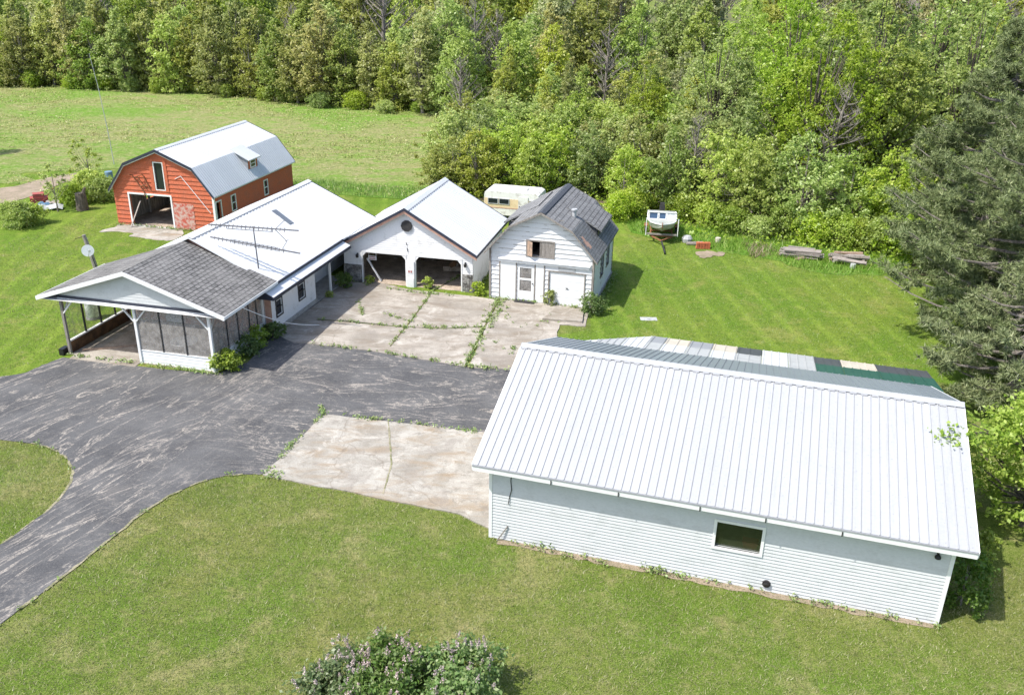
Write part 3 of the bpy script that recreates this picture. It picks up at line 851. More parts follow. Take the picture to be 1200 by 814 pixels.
o.matrix_world = Matrix.Translation(gar.location) @ Matrix.Rotation(R(-16.5), 4, 'Z'); tag(o, 'small red box seen low inside the garage window', 'box')
mb = MB(); mb.bar((.26, -.12, .0), (.56, -.04, .52), .03); o = mb.build('stick', 'grey_wood'); o.matrix_world = Matrix.Translation(gar.location) @ Matrix.Rotation(R(-16.5), 4, 'Z')
tag(o, 'grey stick leaning against the base of the white siding at the garage corner', 'stick')

gm_ = Matrix.Translation(gar.location) @ Matrix.Rotation(R(-16.5), 4, 'Z')
strip('foundation_dirt', [tuple((gm_ @ Vector((u, -.12, 0)))[:2]) for u in (.3, 3, 6, 9, 12.3)], .24, .012, 'dirt', 8)
# ================================================================== double carport garage with two open bays
car = thing('double_garage', 'white double garage with two open bays, round gable vent and white metal roof', 'garage', (-8.527, 44.926, 0), R(-12.4))
U0, U1, W_, H = -.42, 6.6, 6.5, 2.12
UM = 3.1; ZR = 4.25; ZE = 2.09
ff = lambda u, z, o: (u, -o, z); fback = lambda u, z, o: (u, W_ + o, z)
fleft = lambda u, z, o: (U0 - o, u, z); fright = lambda u, z, o: (U1 + o, u, z)
gl = gable_lim(U0, U1, H, 4.1, UM)
mb = MB()
wall(mb, ff, -.12, gl, [H, 4.1], [(.62, 2.98, -.12, 1.68), (3.54, 5.98, -.12, 1.68)], .12, .014, 0, 1)
wall(mb, fback, -.12, gl, [H, 4.1], [(1.0, 2.2, .9, 1.7)], .12, .014, 0, 1)
wall(mb, fleft, -.12, lambda z: (0, W_), [H], [], .12, .014, 0, 1)
wall(mb, fright, -.12, lambda z: (0, W_), [H], [], .12, .014, 0, 1)
mb.build('wall', ['white_old', 'inner_dark'], car)
mb = MB(); mb.box(U0 + .13, U1 - .13, .0, W_ - .13, -.1, .03); mb.build('floor_slab', 'dirt_floor', car)
mb = MB()
for u0, u1 in ((.62, 2.98), (3.54, 5.98)):
    mb.prism([(u0, 1.68), (u0, 1.45), (u0 + .2, 1.68)], lambda a, z, t: (a, t, z), -.02, .1)
    mb.prism([(u1, 1.68), (u1, 1.45), (u1 - .2, 1.68)], lambda a, z, t: (a, t, z), -.02, .1)
    fbox(mb, ff, u0 - .06, u0, 0, 1.68, -.1, .03); fbox(mb, ff, u1, u1 + .06, 0, 1.68, -.1, .03); fbox(mb, ff, u0 - .06, u1 + .06, 1.68, 1.76, -.1, .03)
mb.build('door_surround', 'white_old', car)
mb = MB(); mb.box(3.05, 3.47, -.1, -.035, -.05, 1.42); mb.box(3.08, 3.44, -.12, -.1, 0, .5); mb.build('centre_post', 'white_old', car)
for a, b in ((U0 - .03, .56), (6.05, U1 + .03)):
    mb = MB(); rs = random.Random(int(a * 10) + 9); z = -.05
    while z < .95:
        u = a; hh = rs.uniform(.12, .2)
        while u < b - .02:
            ww = min(rs.uniform(.12, .3), b - u); mb.box(u + .008, u + ww - .008, -.06 - rs.uniform(0, .03), .0, z + .006, min(z + hh, .97) - .006); u += ww
        z += hh
    mb.build('stone_veneer', 'stone_grey', car)
line = [(-.68, ZE), (UM, ZR), (6.88, ZE)]
mb = MB(); roof_prism(mb, line, .09, ALONG_V, -.3, W_ + .35); ribs(mb, line, ALONG_V, -.3, W_ + .35, .3, .025, .016)
croof = mb.build('roof', 'roof_bright', car)
mb = MB(); mb.prism([(UM - .22, ZR - .1), (UM, ZR + .05), (UM + .22, ZR - .1), (UM, ZR + .028)], ALONG_V, -.31, W_ + .36); mb.build('ridge_cap', 'roof_bright', croof)
mb = MB(); shade_teeth(mb, -.25, W_ + .3, .3, .5, (UM + .25, ZR - .115), (UM + .2, ZR - .08), ALONG_V); mb.build('ridge_shade_teeth', 'roof_seam_shade', croof, fix=False)
mb = MB(); rake(mb, line, ALONG_V, -.335, .03, .025, .12); rake(mb, line, ALONG_V, W_ + .355, .03, .025, .12)
mb.box(6.885, 6.91, -.33, W_ + .36, ZE - .13, ZE + .0); mb.build('roof_trim', 'navy', car)
mb = MB(); rake(mb, [(a, z - .125) for a, z in line], ALONG_V, -.29, .03, 0, .14); mb.build('rake_board', 'salmon', car)
mb = MB(); mb.tube([(3.12, -.02, 3.28), (3.12, -.09, 3.28)], .3, 10); mb.build('round_vent', 'dark', car)
mb = MB()
for u in (.36, 6.22): 
    pass
for u, nm in ((.36, 0), (6.22, 1)):
    mb = MB(); mb.box(u - .04, u + .04, -.05, 0, 1.46, 1.6); mb.lathe([(.02, 0), (.07, .03), (.08, .16), (.03, .22)], (u, -.11, 1.36), 10); mb.build('wall_lantern', 'black', car)
for u in (3.2, 3.36):
    pass
mb = MB(); mb.box(3.12, 3.4, -.114, -.102, .78, .96); sg = mb.build('house_number_plate', 'white_trim', car)
mb = MB()
for u in (3.16, 3.28): mb.box(u, u + .075, -.12, -.1145, .81, .93)
mb.build('red_digit', 'red', sg)
for p, q in (((3.06, -.03, 2.38), (3.1, -.03, 2.25)), ((3.1, -.03, 2.12), (3.14, -.03, 1.9))): mb = MB(); mb.bar(p, q, .03, .02); mb.build('hook', 'black', car)


def place(o, root): o.matrix_world = Matrix.Translation(root.location) @ Matrix.Rotation(root.rotation_euler[2], 4, 'Z') @ o.matrix_basis


mb = MB(); mb.box(.82, 1.26, .30, .33, 1.18, 1.4); mb.box(.86, 1.22, .292, .299, 1.22, 1.26, 1); mb.box(.86, 1.22, .292, .299, 1.32, 1.36, 1)
mb.bar((.84, .33, 1.4), (.84, .33, 1.85), .03, .02); mb.bar((1.24, .33, 1.4), (1.24, .33, 1.85), .03, .02)
o = mb.build('warning_board', ['white_trim', 'red']); place(o, car); tag(o, 'small white board with red bars hanging just inside the left open bay', 'sign')
mb = MB(); mb.bar((.72, .35, 1.25), (1.5, .25, .06), .12, .03); o = mb.build('leaning_plank', 'white_old'); place(o, car); tag(o, 'white plank leaning across the left open bay of the double garage', 'plank')
rs = random.Random(5)
jk = thing('scrap_heap', 'brown heap of broken boards on the floor of the open double garage', 'scrap heap', (-8.527, 44.926, 0), R(-12.4))
for k in range(26):
    mb = MB(); x, y = rs.uniform(1.2, 6), rs.uniform(2.5, 5.8); a = rs.uniform(0, 6.28); l = rs.uniform(.4, 1.1)
    mb.bar((x, y, rs.uniform(.08, .5)), (x + l * math.cos(a), y + l * math.sin(a) * .6, rs.uniform(.08, .8)), rs.uniform(.08, .25), rs.uniform(.03, .3))
    mb.build('broken_board', ('inner_dark', 'brown_wood', 'grey_wood')[k % 3], jk)

# ================================================================== gambrel shed
shed = thing('gambrel_shed', 'small weathered white gambrel shed with blue grey shingle roof and dormers', 'shed', (-1.16, 42.806, 0), R(-15.1))
L, W_, H = 5.23, 5.6, 2.66
BU, BZ, ZR = 1.04, 3.95, 4.75
ff = lambda u, z, o: (u, -o, z); fback = lambda u, z, o: (u, W_ + o, z)
fleft = lambda u, z, o: (-o, u, z); fright = lambda u, z, o: (L + o, u, z)
gl = gambrel_lim(0, L, H, BU, BZ - .06, ZR - .1)
mb = MB()
ops = [(1.9, 3.22, 2.46, 3.2), (1.42, 2.3, -.05, 1.92), (3.06, 4.82, -.05, 1.72)]
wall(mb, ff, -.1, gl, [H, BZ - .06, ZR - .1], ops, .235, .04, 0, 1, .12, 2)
wall(mb, fback, -.1, gl, [H, BZ - .06, ZR - .1], [], .235, .022, 0, 1)
wall(mb, fleft, -.1, lambda z: (0, W_), [H], [], .235, .022, 0, 1)
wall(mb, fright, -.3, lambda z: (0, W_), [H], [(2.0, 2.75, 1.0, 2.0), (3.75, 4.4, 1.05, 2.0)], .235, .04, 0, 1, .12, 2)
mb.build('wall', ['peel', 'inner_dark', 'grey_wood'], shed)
mb = MB(); mb.box(.13, L - .13, .05, W_ - .13, -.1, .02); mb.box(.13, L - .13, .13, W_ - .13, 2.3, 2.36); mb.build('floor', 'inner_dark', shed)
mb = MB(); mb.box(L + .022, L + .1, .0, W_, -.3, .18); mb.box(-.03, L + .1, -.06, -.023, -.1, .06); mb.build('foundation', 'concrete_old', shed)
line = [(-.24, 2.5), (BU, BZ), (L / 2, ZR), (L - BU, BZ), (L + .24, 2.5)]
mb = MB(); roof_prism(mb, line, .09, ALONG_V, -.36, 5.95); sroof = mb.build('roof', 'shed_shingle', shed)
mb = MB(); mb.prism([(L / 2 - .2, ZR - .045), (L / 2, ZR + .03), (L / 2 + .2, ZR - .045), (L / 2, ZR + .012)], ALONG_V, -.37, 5.96); mb.build('ridge_cap', 'ridge_shade_dark', sroof)
for t in (-.385, 5.955): mb = MB(); rake(mb, line, ALONG_V, t, .02, .01, .09); mb.build('rake_trim', 'grey_wood', sroof)
mb = MB(); n = Vector((BZ - 2.5, 0, BU + .24)).normalized()
for (u, v, a) in ((4.78, .2, .3), (4.9, .35, .28), (4.62, .28, .2)):
    zz = 2.5 + (L + .24 - u) / (BU + .24) * (BZ - 2.5)
    mb.hexa([(u + sx * a * .42, v + sy * a * .6, zz - sx * a * .42 * 1.13 + n.z * dz + .0) for dz in (.003, .02) for sx, sy in ((-1, -1), (1, -1), (1, 1), (-1, 1))])
mb.build('bare_patch', 'salmon', sroof)
for side in (1, -1):
    X = (lambda u: u) if side > 0 else (lambda u: L - u)
    mb = MB()
    va, vb, uo, zo = 2.3, 5.2, 4.96, 3.0 + .42
    ui, zi = 3.35, BZ + (L - BU - 3.35) / (L - BU - L / 2) * (ZR - BZ) + .06
    mb.prism([(ui, zi), (uo + .22, zo - .02), (uo + .22, zo - .1), (ui, zi - .09)], lambda a, z, t: (X(a), t, z), va - .12, vb + .12)
    dr = mb.build('dormer', 'shed_shingle', shed)
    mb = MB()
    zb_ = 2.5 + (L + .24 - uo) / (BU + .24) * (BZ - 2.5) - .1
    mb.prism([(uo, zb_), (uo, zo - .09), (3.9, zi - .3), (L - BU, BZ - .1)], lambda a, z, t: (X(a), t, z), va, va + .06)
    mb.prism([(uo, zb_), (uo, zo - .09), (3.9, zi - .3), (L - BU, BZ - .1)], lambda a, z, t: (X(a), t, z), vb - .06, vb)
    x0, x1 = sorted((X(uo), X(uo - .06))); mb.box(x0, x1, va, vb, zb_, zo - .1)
    mb.build('dormer_wall', 'ridge_shade_dark', dr)  # dark colour puts the shade on the dormer walls into the surface
    m = MB(); x0, x1 = sorted((X(uo + .012), X(uo + .002))); m.box(x0, x1, va + .6, vb - .6, zb_ + .12, zo - .16); m.build('dormer_window', 'glass', dr)
mb = MB(); mb.lathe([(.1, -.2), (.1, .3), (.14, .31), (.16, .38), (.13, .42), (.13, .36)], (3.82, 1.75, 4.1), 14); mb.build('roof_vent', 'galv', shed)
mb = MB(); mb.box(.5, 5.06, -.12, -.024, 2.04, 2.2); mb.prism([(-.17, 2.2), (-.17, 2.17), (-.024, 2.26), (-.024, 2.29)], lambda a, z, t: (t, a, z), .45, 5.1); mb.build('pent_board', 'peel', shed)
for u in (.5, 1.36, 2.33, 2.8): mb = MB(); mb.box(u - .03, u + .03, -.05, -.02, 0, 2.03); mb.build('batten', 'grey_wood', shed)
for u in (0, L): mb = MB(); mb.box(u - .05, u + .05, -.06, -.04, -.1, H); mb.build('corner_board', 'grey_wood', shed)
for v0, v1 in ((-.04, .07), (W_ - .07, W_ + .05)): mb = MB(); mb.box(L + .04, L + .06, v0, v1, -.3, H); mb.build('corner_board', 'grey_wood', shed)
mb = MB(); frame(mb, ff, 3.06, 4.82, .02, 1.74, .06, .055); mb.build('overhead_door_frame', 'grey_wood', shed)
for u0, u1 in ((.54, 1.33), (2.36, 2.77)): mb = MB(); mb.box(u0, u1, -.04, -.02, .02, 2.02); mb.build('white_panel', 'white_trim', shed)
dm = MB()
dm.box(1.42, 1.54, -.02, .02, .02, 1.9); dm.box(2.14, 2.28, -.02, .02, .02, 1.9); dm.box(1.54, 2.14, -.02, .02, .02, .57); dm.box(1.54, 2.14, -.02, .02, 1.14, 1.24); dm.box(1.54, 2.14, -.02, .02, 1.78, 1.9)
dr = dm.build('door', 'white_trim', shed)
mb = MB(); mb.box(1.54, 2.14, .0, .012, .57, 1.14); mb.box(1.54, 2.14, .0, .012, 1.24, 1.78); mb.build('pane', 'screen', dr)
mb = MB(); mb.tube([(2.21, -.02, 1.0), (2.21, -.06, 1.0)], .03, 8); mb.build('handle', 'black', dr)
mb = MB(); mb.box(1.36, 2.36, -.35, -.05, -.02, .1); mb.build('door_step', 'dark', shed)
mb = MB()
for k in range(4): mb.box(3.07, 4.81, .0, .04, .02 + k * .425, .02 + k * .425 + .415)
od = mb.build('overhead_door', 'white_trim', shed)
mb = MB(); mb.bar((3.9, -.03, .95), (4.02, -.03, .95), .03); mb.build('handle', 'dark', od)
mb = MB(); mb.box(3.5, 4.35, -.06, -.026, 1.84, 2.02); mb.build('patch_panel', 'galv', shed)
mb = MB(); frame(mb, ff, 1.9, 3.22, 2.46, 3.2, .07, .05); mb.box(2.53, 2.58, -.03, .02, 2.46, 3.2); mb.build('loft_frame', 'grey_wood', shed)
mb = MB(); mb.box(2.6, 3.22, -.025, .0, 2.46, 3.2); mb.build('loft_shutter', 'grey_wood', shed)
mb = MB(); mb.hexa([(1.9, -.04, 2.46), (2.2, -.28, 2.46), (2.215, -.26, 2.46), (1.915, -.02, 2.46), (1.9, -.04, 3.2), (2.2, -.28, 3.2), (2.215, -.26, 3.2), (1.915, -.02, 3.2)]); o = mb.build('loft_shutter', 'log', shed)
o['label'] = 'loft shutter leaf hanging open'
window(shed, fright, 2.0, 2.75, 1.0, 2.0, .07, .05, 'grey_wood', 'glass', (1.5,))
window(shed, fright, 3.75, 4.4, 1.05, 2.0, .07, .05, 'grey_wood', 'glass', (1.52,))
slab = ragged([(3.3, -2.3), (5.2, -2.1), (5.0, -.5), (3.6, -.7)], .4, .03, 4)
mb = MB(); mb.prism(slab, lambda a, z, t: (a, z, t), .04, .14); o = mb.build('loose_slab', 'concrete'); place(o, shed); tag(o, 'broken concrete slab tipped in front of the shed overhead door', 'slab')

# ================================================================== barn
barn = thing('barn', 'orange red gambrel barn with white metal roof and open front door', 'barn', (-25.073, 54.924, 0), R(-12.66))
L, W_, H = 6.886, 10.6, 2.5
BU, BZ, ZR = 1.118, 3.98, 4.94
ff = lambda u, z, o: (u, -o, z); fback = lambda u, z, o: (u, W_ + o, z)
fleft = lambda u, z, o: (-o, u, z); fright = lambda u, z, o: (L + o, u, z)
gl = gambrel_lim(0, L, H, BU, BZ - .06, ZR - .1)
mb = MB()
ops = [(1.08, 3.93, -.05, 2.05), (3.05, 3.66, 2.46, 4.1)]
wall(mb, ff, -.1, gl, [H, BZ - .06, ZR - .1], ops, .27, .045, 0, 1)
wall(mb, fback, -.1, gl, [H, BZ - .06, ZR - .1], [(2.5, 3.5, 1.0, 2.0)], .27, .045, 0, 1)
wall(mb, fleft, -.1, lambda z: (0, W_), [H], [(3, 3.8, .9, 1.8), (7, 7.8, .9, 1.8)], .13, .02, 0, 1)
wall(mb, fright, -.1, lambda z: (0, W_), [H], [(.14, .7, -.05, 1.85), (2.0, 2.46, .9, 1.82), (6.33, 6.78, .9, 1.82)], .13, .02, 0, 1)
mb.build('wall', ['orange', 'inner_barn'], barn)
mb = MB(); mb.box(.13, L - .13, .0, W_ - .13, -.08, .02); mb.build('floor', 'dirt_floor', barn)
mb = MB()
for v in (3, 6, 9):
    for u in (.2, 2.4, 4.6, L - .3): mb.box(u, u + .12, v, v + .12, .02, 2.3)
    mb.box(.13, L - .13, v, v + .12, 2.3, 2.48)
for u in (.5, 1.4, 2.3, 3.2): mb.box(u, u + .1, 5.2, 5.3, .02, 2.3)
mb.box(.13, L - .13, .13, W_ - .13, 2.48, 2.52)
mb.build('loft_frame', 'inner_barn', barn)
line = [(-.18, 2.28), (BU, BZ), (L / 2, ZR), (L - BU, BZ), (L + .18, 2.28)]
mb = MB(); roof_prism(mb, line, .08, ALONG_V, -.26, W_ + .24); ribs(mb, line, ALONG_V, -.26, W_ + .24, .23, .03, .022)
broof = mb.build('roof', 'barn_roof', barn)
mb = MB(); mb.prism([(L / 2 - .18, ZR - .05), (L / 2, ZR + .05), (L / 2 + .18, ZR - .05), (L / 2, ZR + .03)], ALONG_V, -.27, W_ + .25); mb.build('ridge_cap', 'barn_roof', broof)
mb = MB(); shade_teeth(mb, -.2, W_ + .15, .23, .5, (L / 2 + .21, ZR - .065), (L / 2 + .16, ZR - .035), ALONG_V); mb.build('ridge_shade_teeth', 'roof_seam_shade', broof, fix=False)
for t in (-.3, W_ + .245): mb = MB(); rake(mb, line, ALONG_V, t, .035, .03, .14); mb.build('rake_trim', 'navy', broof)
mb = MB(); rake(mb, [(a, z - .145) for a, z in line], ALONG_V, -.255, .02, 0, .05); mb.build('rake_board', 'white_trim', broof)
mb = MB(); frame(mb, ff, 1.08, 3.93, .04, 2.05, .1, .055); mb.build('door_frame', 'white_trim', barn)
mb = MB()
for u0, u1 in ((2.78, 3.0), (3.74, 3.94)): fbox(mb, ff, u0, u1, 2.33, 4.3, -.01, .06)
fbox(mb, ff, 3.0, 3.74, 4.2, 4.32, -.01, .06); mb.build('loft_trim', 'orange', barn)
window(barn, ff, 3.08, 3.66, 2.46, 4.1, .055, .05, 'white_trim', 'glass', (), ())
mb = MB(); fbox(mb, ff, 4.05, 5.45, .03, 1.68, .0, .045); mb.build('sliding_door', 'faded_red', barn)['label'] = 'faded patchy red sliding door'
window(barn, fright, 2.0, 2.46, .9, 1.82, .07, .05, 'white_trim', 'glass', (1.36,))
window(barn, fright, 6.33, 6.78, .9, 1.82, .07, .05, 'white_trim', 'glass', (1.36,))
mb = MB(); frame(mb, fright, .14, .7, .0, 1.85, .07, .05); mb.build('side_door_frame', 'white_trim', barn)
mb = MB(); fbox(mb, fright, 0 - .03, .06, -.1, 2.3, .0, .035); fbox(mb, ff, L - .1, L + .03, -.1, 2.3, .0, .05); mb.build('corner_trim', 'white_trim', barn)
# roof dormer
mb = MB(); va, vb, uo = 4.95, 6.25, 6.62
zo = 3.52; zlow = 2.28 + (L + .18 - uo) / (BU + .18) * (BZ - 2.28)
mb.prism([(L - BU - .25, BZ + .2), (uo + .2, zo + .0), (uo + .2, zo - .06), (L - BU - .25, BZ + .12)], ALONG_V, va - .15, vb + .15)
bd = mb.build('dormer', 'barn_roof', barn)
for v in (va, vb - .05): mb = MB(); mb.prism([(uo, zlow - .1), (uo, zo), (L - BU - .1, BZ + .1), (L - BU, BZ - .1)], ALONG_V, v, v + .05); mb.build('dormer_cheek', 'p_grey', bd)
mb = MB(); mb.box(uo - .05, uo + .002, va + .05, vb - .05, zlow - .1, zo); mb.build('dormer_front', 'orange', bd)
mb = MB(); fd = lambda u, z, o: (uo + o, u, z); frame(mb, fd, 5.3, 5.88, zlow + .12, zo - .14, .07, .04); fbox(mb, fd, 5.3, 5.88, (zlow + zo) / 2 - .02, (zlow + zo) / 2 + .02, 0, .03); mb.build('dormer_window_frame', 'white_trim', bd)
mb = MB(); fbox(mb, fd, 5.3, 5.88, zlow + .12, zo - .14, .004, .014); mb.build('pane', 'glass', bd)
mb = MB()
for p, q in (((1.55, -.1, 3.25), (2.25, -.1, 2.2)), ((1.85, -.1, 3.2), (2.4, -.1, 2.45)), ((2.27, -.1, 3.35), (2.68, -.1, 2.4)), ((1.62, -.12, 3.12), (1.9, -.12, 3.2)), ((1.9, -.3, 3.2), (2.27, -.12, 3.35)), ((2.25, -.1, 2.2), (2.2, -.1, 2.0)), ((2.0, -.1, 2.6), (2.6, -.1, 2.75)), ((1.55, -.1, 3.25), (1.5, -.35, 3.35))):
    mb.bar(p, q, .045)
mb.build('hay_bracket', 'rust', barn)
mb = MB(); mb.tube([(4.86, -.06, 3.4), (5.6, -.07, 2.5), (6.62, -.06, 1.22)], .02, 6); mb.bar((4.45, -.06, 3.2), (4.86, -.06, 3.4), .03); mb.build('downpipe', 'white_trim', barn)
mb = MB(); mb.bar((1.2, -.5, .04), (1.65, .2, 1.6), .13, .03); o = mb.build('leaning_plank', 'grey_board'); place(o, barn); tag(o, 'weathered plank leaning in the open barn doorway', 'plank')
mb = MB()
pts = [(3.2, 4.2)]
for k in range(12):
    x, y = rs.uniform(1.2, 4.6), rs.uniform(3.6, 5.0); s_ = rs.uniform(.2, .5); mb.box(x, x + s_, y, y + s_, .02, .02 + rs.uniform(.2, .8), k % 2)
o = mb.build('stored_lumber_heap', ['inner_dark', 'dark']); place(o, barn); tag(o, 'dark heap of stored things on the floor inside the barn', 'heap')
mb = MB(); mb.lathe([(.0, 0), (.32, .05), (.38, .25), (.25, .33), (0, .36)], (2.75, 3.3, .03), 14); o = mb.build('sack', 'cream'); place(o, barn); tag(o, 'pale sack lying on the dim barn floor', 'sack')
mb = MB(); mb.box(L + .2, L + .55, 3.3, 3.7, 0, .55); mb.lathe([(.16, 0), (.2, .1), (.12, .25), (.0, .27)], (L + .38, 3.5, .55), 10); o = mb.build('green_bin', 'p_green'); place(o, barn); tag(o, 'small green bin against the side wall of the red barn', 'bin')

# ================================================================== house with screened porch
HX, HY, HA = -17.792, 39.183, -14.19
house = thing('house', 'low white house with white metal roof and shingled screened porch at its front', 'house', (HX, HY, 0), R(HA))
L, W_, H = 7.163, 11.05, 2.52
ZR, ZE = 4.36, 2.55
ff = lambda u, z, o: (u, -o, z); fback = lambda u, z, o: (u, W_ + o, z)
fleft = lambda u, z, o: (-o, u, z); fright = lambda u, z, o: (L + o, u, z)
gl = gable_lim(0, L, H, ZR - .12)
mb = MB()
wall(mb, ff, 0, gl, [H, ZR - .12], [(1.6, 2.5, 0, 2.0), (4.2, 5.3, .9, 1.9)], .16, .012, 1, 2)
wall(mb, fback, 0, gl, [H, ZR - .12], [], .16, .012, 0, 2)
wall(mb, fleft, 0, lambda z: (0, W_), [H], [(2, 3, .9, 1.9), (6, 7, .9, 1.9)], .16, .012, 0, 2)
wall(mb, fright, 0, lambda z: (0, 4.34), [H - .05], [(.42, .94, .74, 1.5), (2.6, 3.18, .75, 1.5)], .3, .008, 0, 2)
fin = lambda u, z, o: (5.9 + o, u, z)
wall(mb, fin, 0, lambda z: (4.34, W_), [H + .5], [(5.2, 5.9, 0, 1.9), (6.5, 7.2, .9, 1.7)], .3, .008, 0, 2)
frt = lambda u, z, o: (u, 4.34 + o, z)
wall(mb, frt, 0, lambda z: (5.9, L), [H], [], .3, .008, 0, 2)
mb.build('wall', ['white_old', 'salmon', 'inner_dark'], house)
mb = MB(); mb.box(L + .009, L + .06, -.02, 4.36, -.05, .22); mb.box(5.9, L + .06, 4.34, 8.2, -.05, .06); mb.build('foundation', 'concrete_old', house)
window(house, fright, .42, .94, .74, 1.5, .06, .04, 'dark', 'glass', (1.12,))
window(house, fright, 2.6, 3.18, .75, 1.5, .06, .04, 'dark', 'glass', (1.12,))
mb = MB()
for a, b in ((.42, .94), (2.6, 3.18)): frame(mb, fright, a + .035, b - .035, .78, 1.46, .03, .02)
mb.build('window_sash', 'white_trim', house)
mb = MB(); fbox(mb, ff, 1.62, 2.48, .02, 1.98, -.06, .0); mb.build('front_door', 'white_old', house)
mb = MB(); fbox(mb, fin, 5.22, 5.88, .02, 1.88, -.06, .0); mb.build('side_door', 'brown_wood', house)
mb = MB(); fbox(mb, fin, 6.5, 7.2, .9, 1.7, -.06, -.04); mb.build('dark_window', 'glass', house)
mb = MB(); fbox(mb, ff, 4.2, 5.3, .9, 1.9, -.06, -.04); mb.build('front_window', 'glass', house)
line = [(-.38, ZE), (L / 2, ZR), (L + .38, ZE)]
mb = MB(); roof_prism(mb, line, .08, ALONG_V, -.31, W_ + .31); ribs(mb, line, ALONG_V, -.31, W_ + .31, .3, .025, .015)
hroof = mb.build('roof', 'roof_bright', house)
mb = MB(); mb.prism([(L / 2 - .2, ZR - .05), (L / 2, ZR + .045), (L / 2 + .2, ZR - .05), (L / 2, ZR + .025)], ALONG_V, -.32, W_ + .32); mb.build('ridge_cap', 'roof_bright', hroof)
mb = MB(); shade_teeth(mb, -.25, W_ + .25, .3, .5, (L / 2 + .25, ZR - .09), (L / 2 + .19, ZR - .055), ALONG_V); mb.build('ridge_shade_teeth', 'roof_seam_shade', hroof, fix=False)
mb = MB(); rake(mb, line, ALONG_V, W_ + .315, .03, .025, .1); mb.build('rake_trim', 'navy', hroof); mb = MB(); mb.box(L + .382, L + .44, -.2, 6.95, ZE - .07, ZE + .03); mb.build('roof_trim', 'navy', hroof)
mb = MB(); kk = (ZR - ZE) / (L / 2 + .38)
zs_ = lambda u: ZE - (u - L - .38) * kk
mb.hexa([(u, v, zs_(u) + dz + .0) for dz in (0.012, .038) for u, v in ((4.3, 5.83), (5.43, 5.5), (5.45, 5.86), (4.35, 6.2))]); mb.build('roof_light', 'p_slate', hroof)
# lower eave strip
u0, z0, u1, z1 = L + .36, 2.47, L + .8, 2.27
mb = MB(); mb.prism([(u0, z0), (u1, z1), (u1, z1 - .08), (u0, z0 - .08)], ALONG_V, -1.1, 6.95); mb.prism([(L - .1, z0 - .06), (u0, z0 - .09), (u1, z1 - .085), (L, z1 - .05)], ALONG_V, -1.05, 6.9)
es = mb.build('eave_strip', 'roof_bright', house)
mb = MB(); mb.box(u1 + .002, u1 + .03, -1.12, 6.97, z1 - .14, z1 + .005); mb.prism([(L, z0 - .1), (u0, z0 + .012), (u1, z1 + .008), (u1, z1 - .14), (L, z1 - .14)], ALONG_V, -1.125, -1.1); mb.build('strip_trim', 'navy', es)
mb = MB(); mb.bar((L + .15, 5.71, .03), (L + .15, 5.71, 2.25), .09); mb.build('eave_post', 'white_trim', house)

# porch (its own slightly turned frame)
PX, PY, PA = -18.964, 34.912, -13.15
MH = Matrix.Translation((HX, HY, 0)) @ Matrix.Rotation(R(HA), 4, 'Z')
MP = Matrix.Translation((PX, PY, 0)) @ Matrix.Rotation(R(PA), 4, 'Z')
PW = MH.inverted() @ MP
L, Dp = 6.967, 4.25
ZE, ZR = 2.66, 4.12
ff = lambda u, z, o: (u, -o, z); fleft = lambda u, z, o: (-o, u, z); fright = lambda u, z, o: (L + o, u, z)
line = [(-.844, ZE), (L / 2, ZR), (L + .844, ZE)]
mb = MB(); roof_prism(mb, line, .09, ALONG_V, -.3, Dp - .05); proof = mb.build('porch_roof', 'porch_shingle', house, mw=PW)
mb = MB(); mb.prism([(L / 2 - .2, ZR - .06), (L / 2, ZR + .03), (L / 2 + .2, ZR - .06), (L / 2, ZR + .012)], ALONG_V, -.31, Dp - .04); mb.build('ridge_cap', 'porch_shingle', proof)
mb = MB(); rake(mb, line, ALONG_V, -.335, .03, .02, .16); mb.build('rake_board', 'white_trim', proof)
mb = MB(); mb.box(L + .846, L + .87, -.33, Dp - .05, ZE - .12, ZE + .005); mb.box(-.87, -.846, -.33, Dp - .05, ZE - .12, ZE + .005); mb.build('eave_board', 'white_trim', proof)
mb = MB(); mb.box(-.8, L + .8, -.27, Dp - .1, ZE - .11, ZE - .095); mb.build('soffit', 'white_old', proof)
mb = MB(); wall(mb, ff, 2.71, gable_lim(-.15, L + .15, 2.712, ZR - .1), [ZR - .1], [], .13, .012, 0, 0)
mb.build('gable_siding', 'siding_white', house, mw=PW)
mb = MB(); mb.box(-.06, L + .06, -.05, .07, 2.6, 2.71); mb.box(-.06, .06, .07, Dp, 2.5, 2.66); mb.box(L - .06, L + .06, .07, Dp, 2.5, 2.66); mb.build('beam', 'navy', house, mw=PW)
mb = MB(); mb.box(-.05, L + .05, -.04, .06, 2.5, 2.598); mb.build('header', 'white_old', house, mw=PW)
for u, v in ((.05, .0), (3.5, .0), (L - .06, .0), (L, Dp - .1), (.05, Dp - .1)):
    mb = MB(); mb.box(u - .055, u + .055, v - .055, v + .055, .0, 2.5)
    mb.build('post', 'grey_wood' if u < 1 else 'white_old', house, mw=PW)
for u, d in ((.05, 1), (3.5, -1), (3.5, 1), (L - .06, -1)): mb = MB(); mb.bar((u + d * .05, -.02, 1.9), (u + d * .6, -.02, 2.52), .07, .05); mb.build('brace', 'white_old', house, mw=PW)
for u in (.06, L - .05): mb = MB(); mb.bar((u, .05, 1.9), (u, .6, 2.5), .06); mb.build('brace', 'white_old', house, mw=PW)
for u in (4.63, 5.73): mb = MB(); mb.box(u - .025, u + .025, -.025, .025, .62, 2.5); mb.build('mullion', 'dark', house, mw=PW)
for v in (1.12, 2.0, 2.94, 3.6): mb = MB(); mb.box(L - .025, L + .025, v - .03, v + .03, .62, 2.5); mb.build('mullion', 'dark', house, mw=PW)
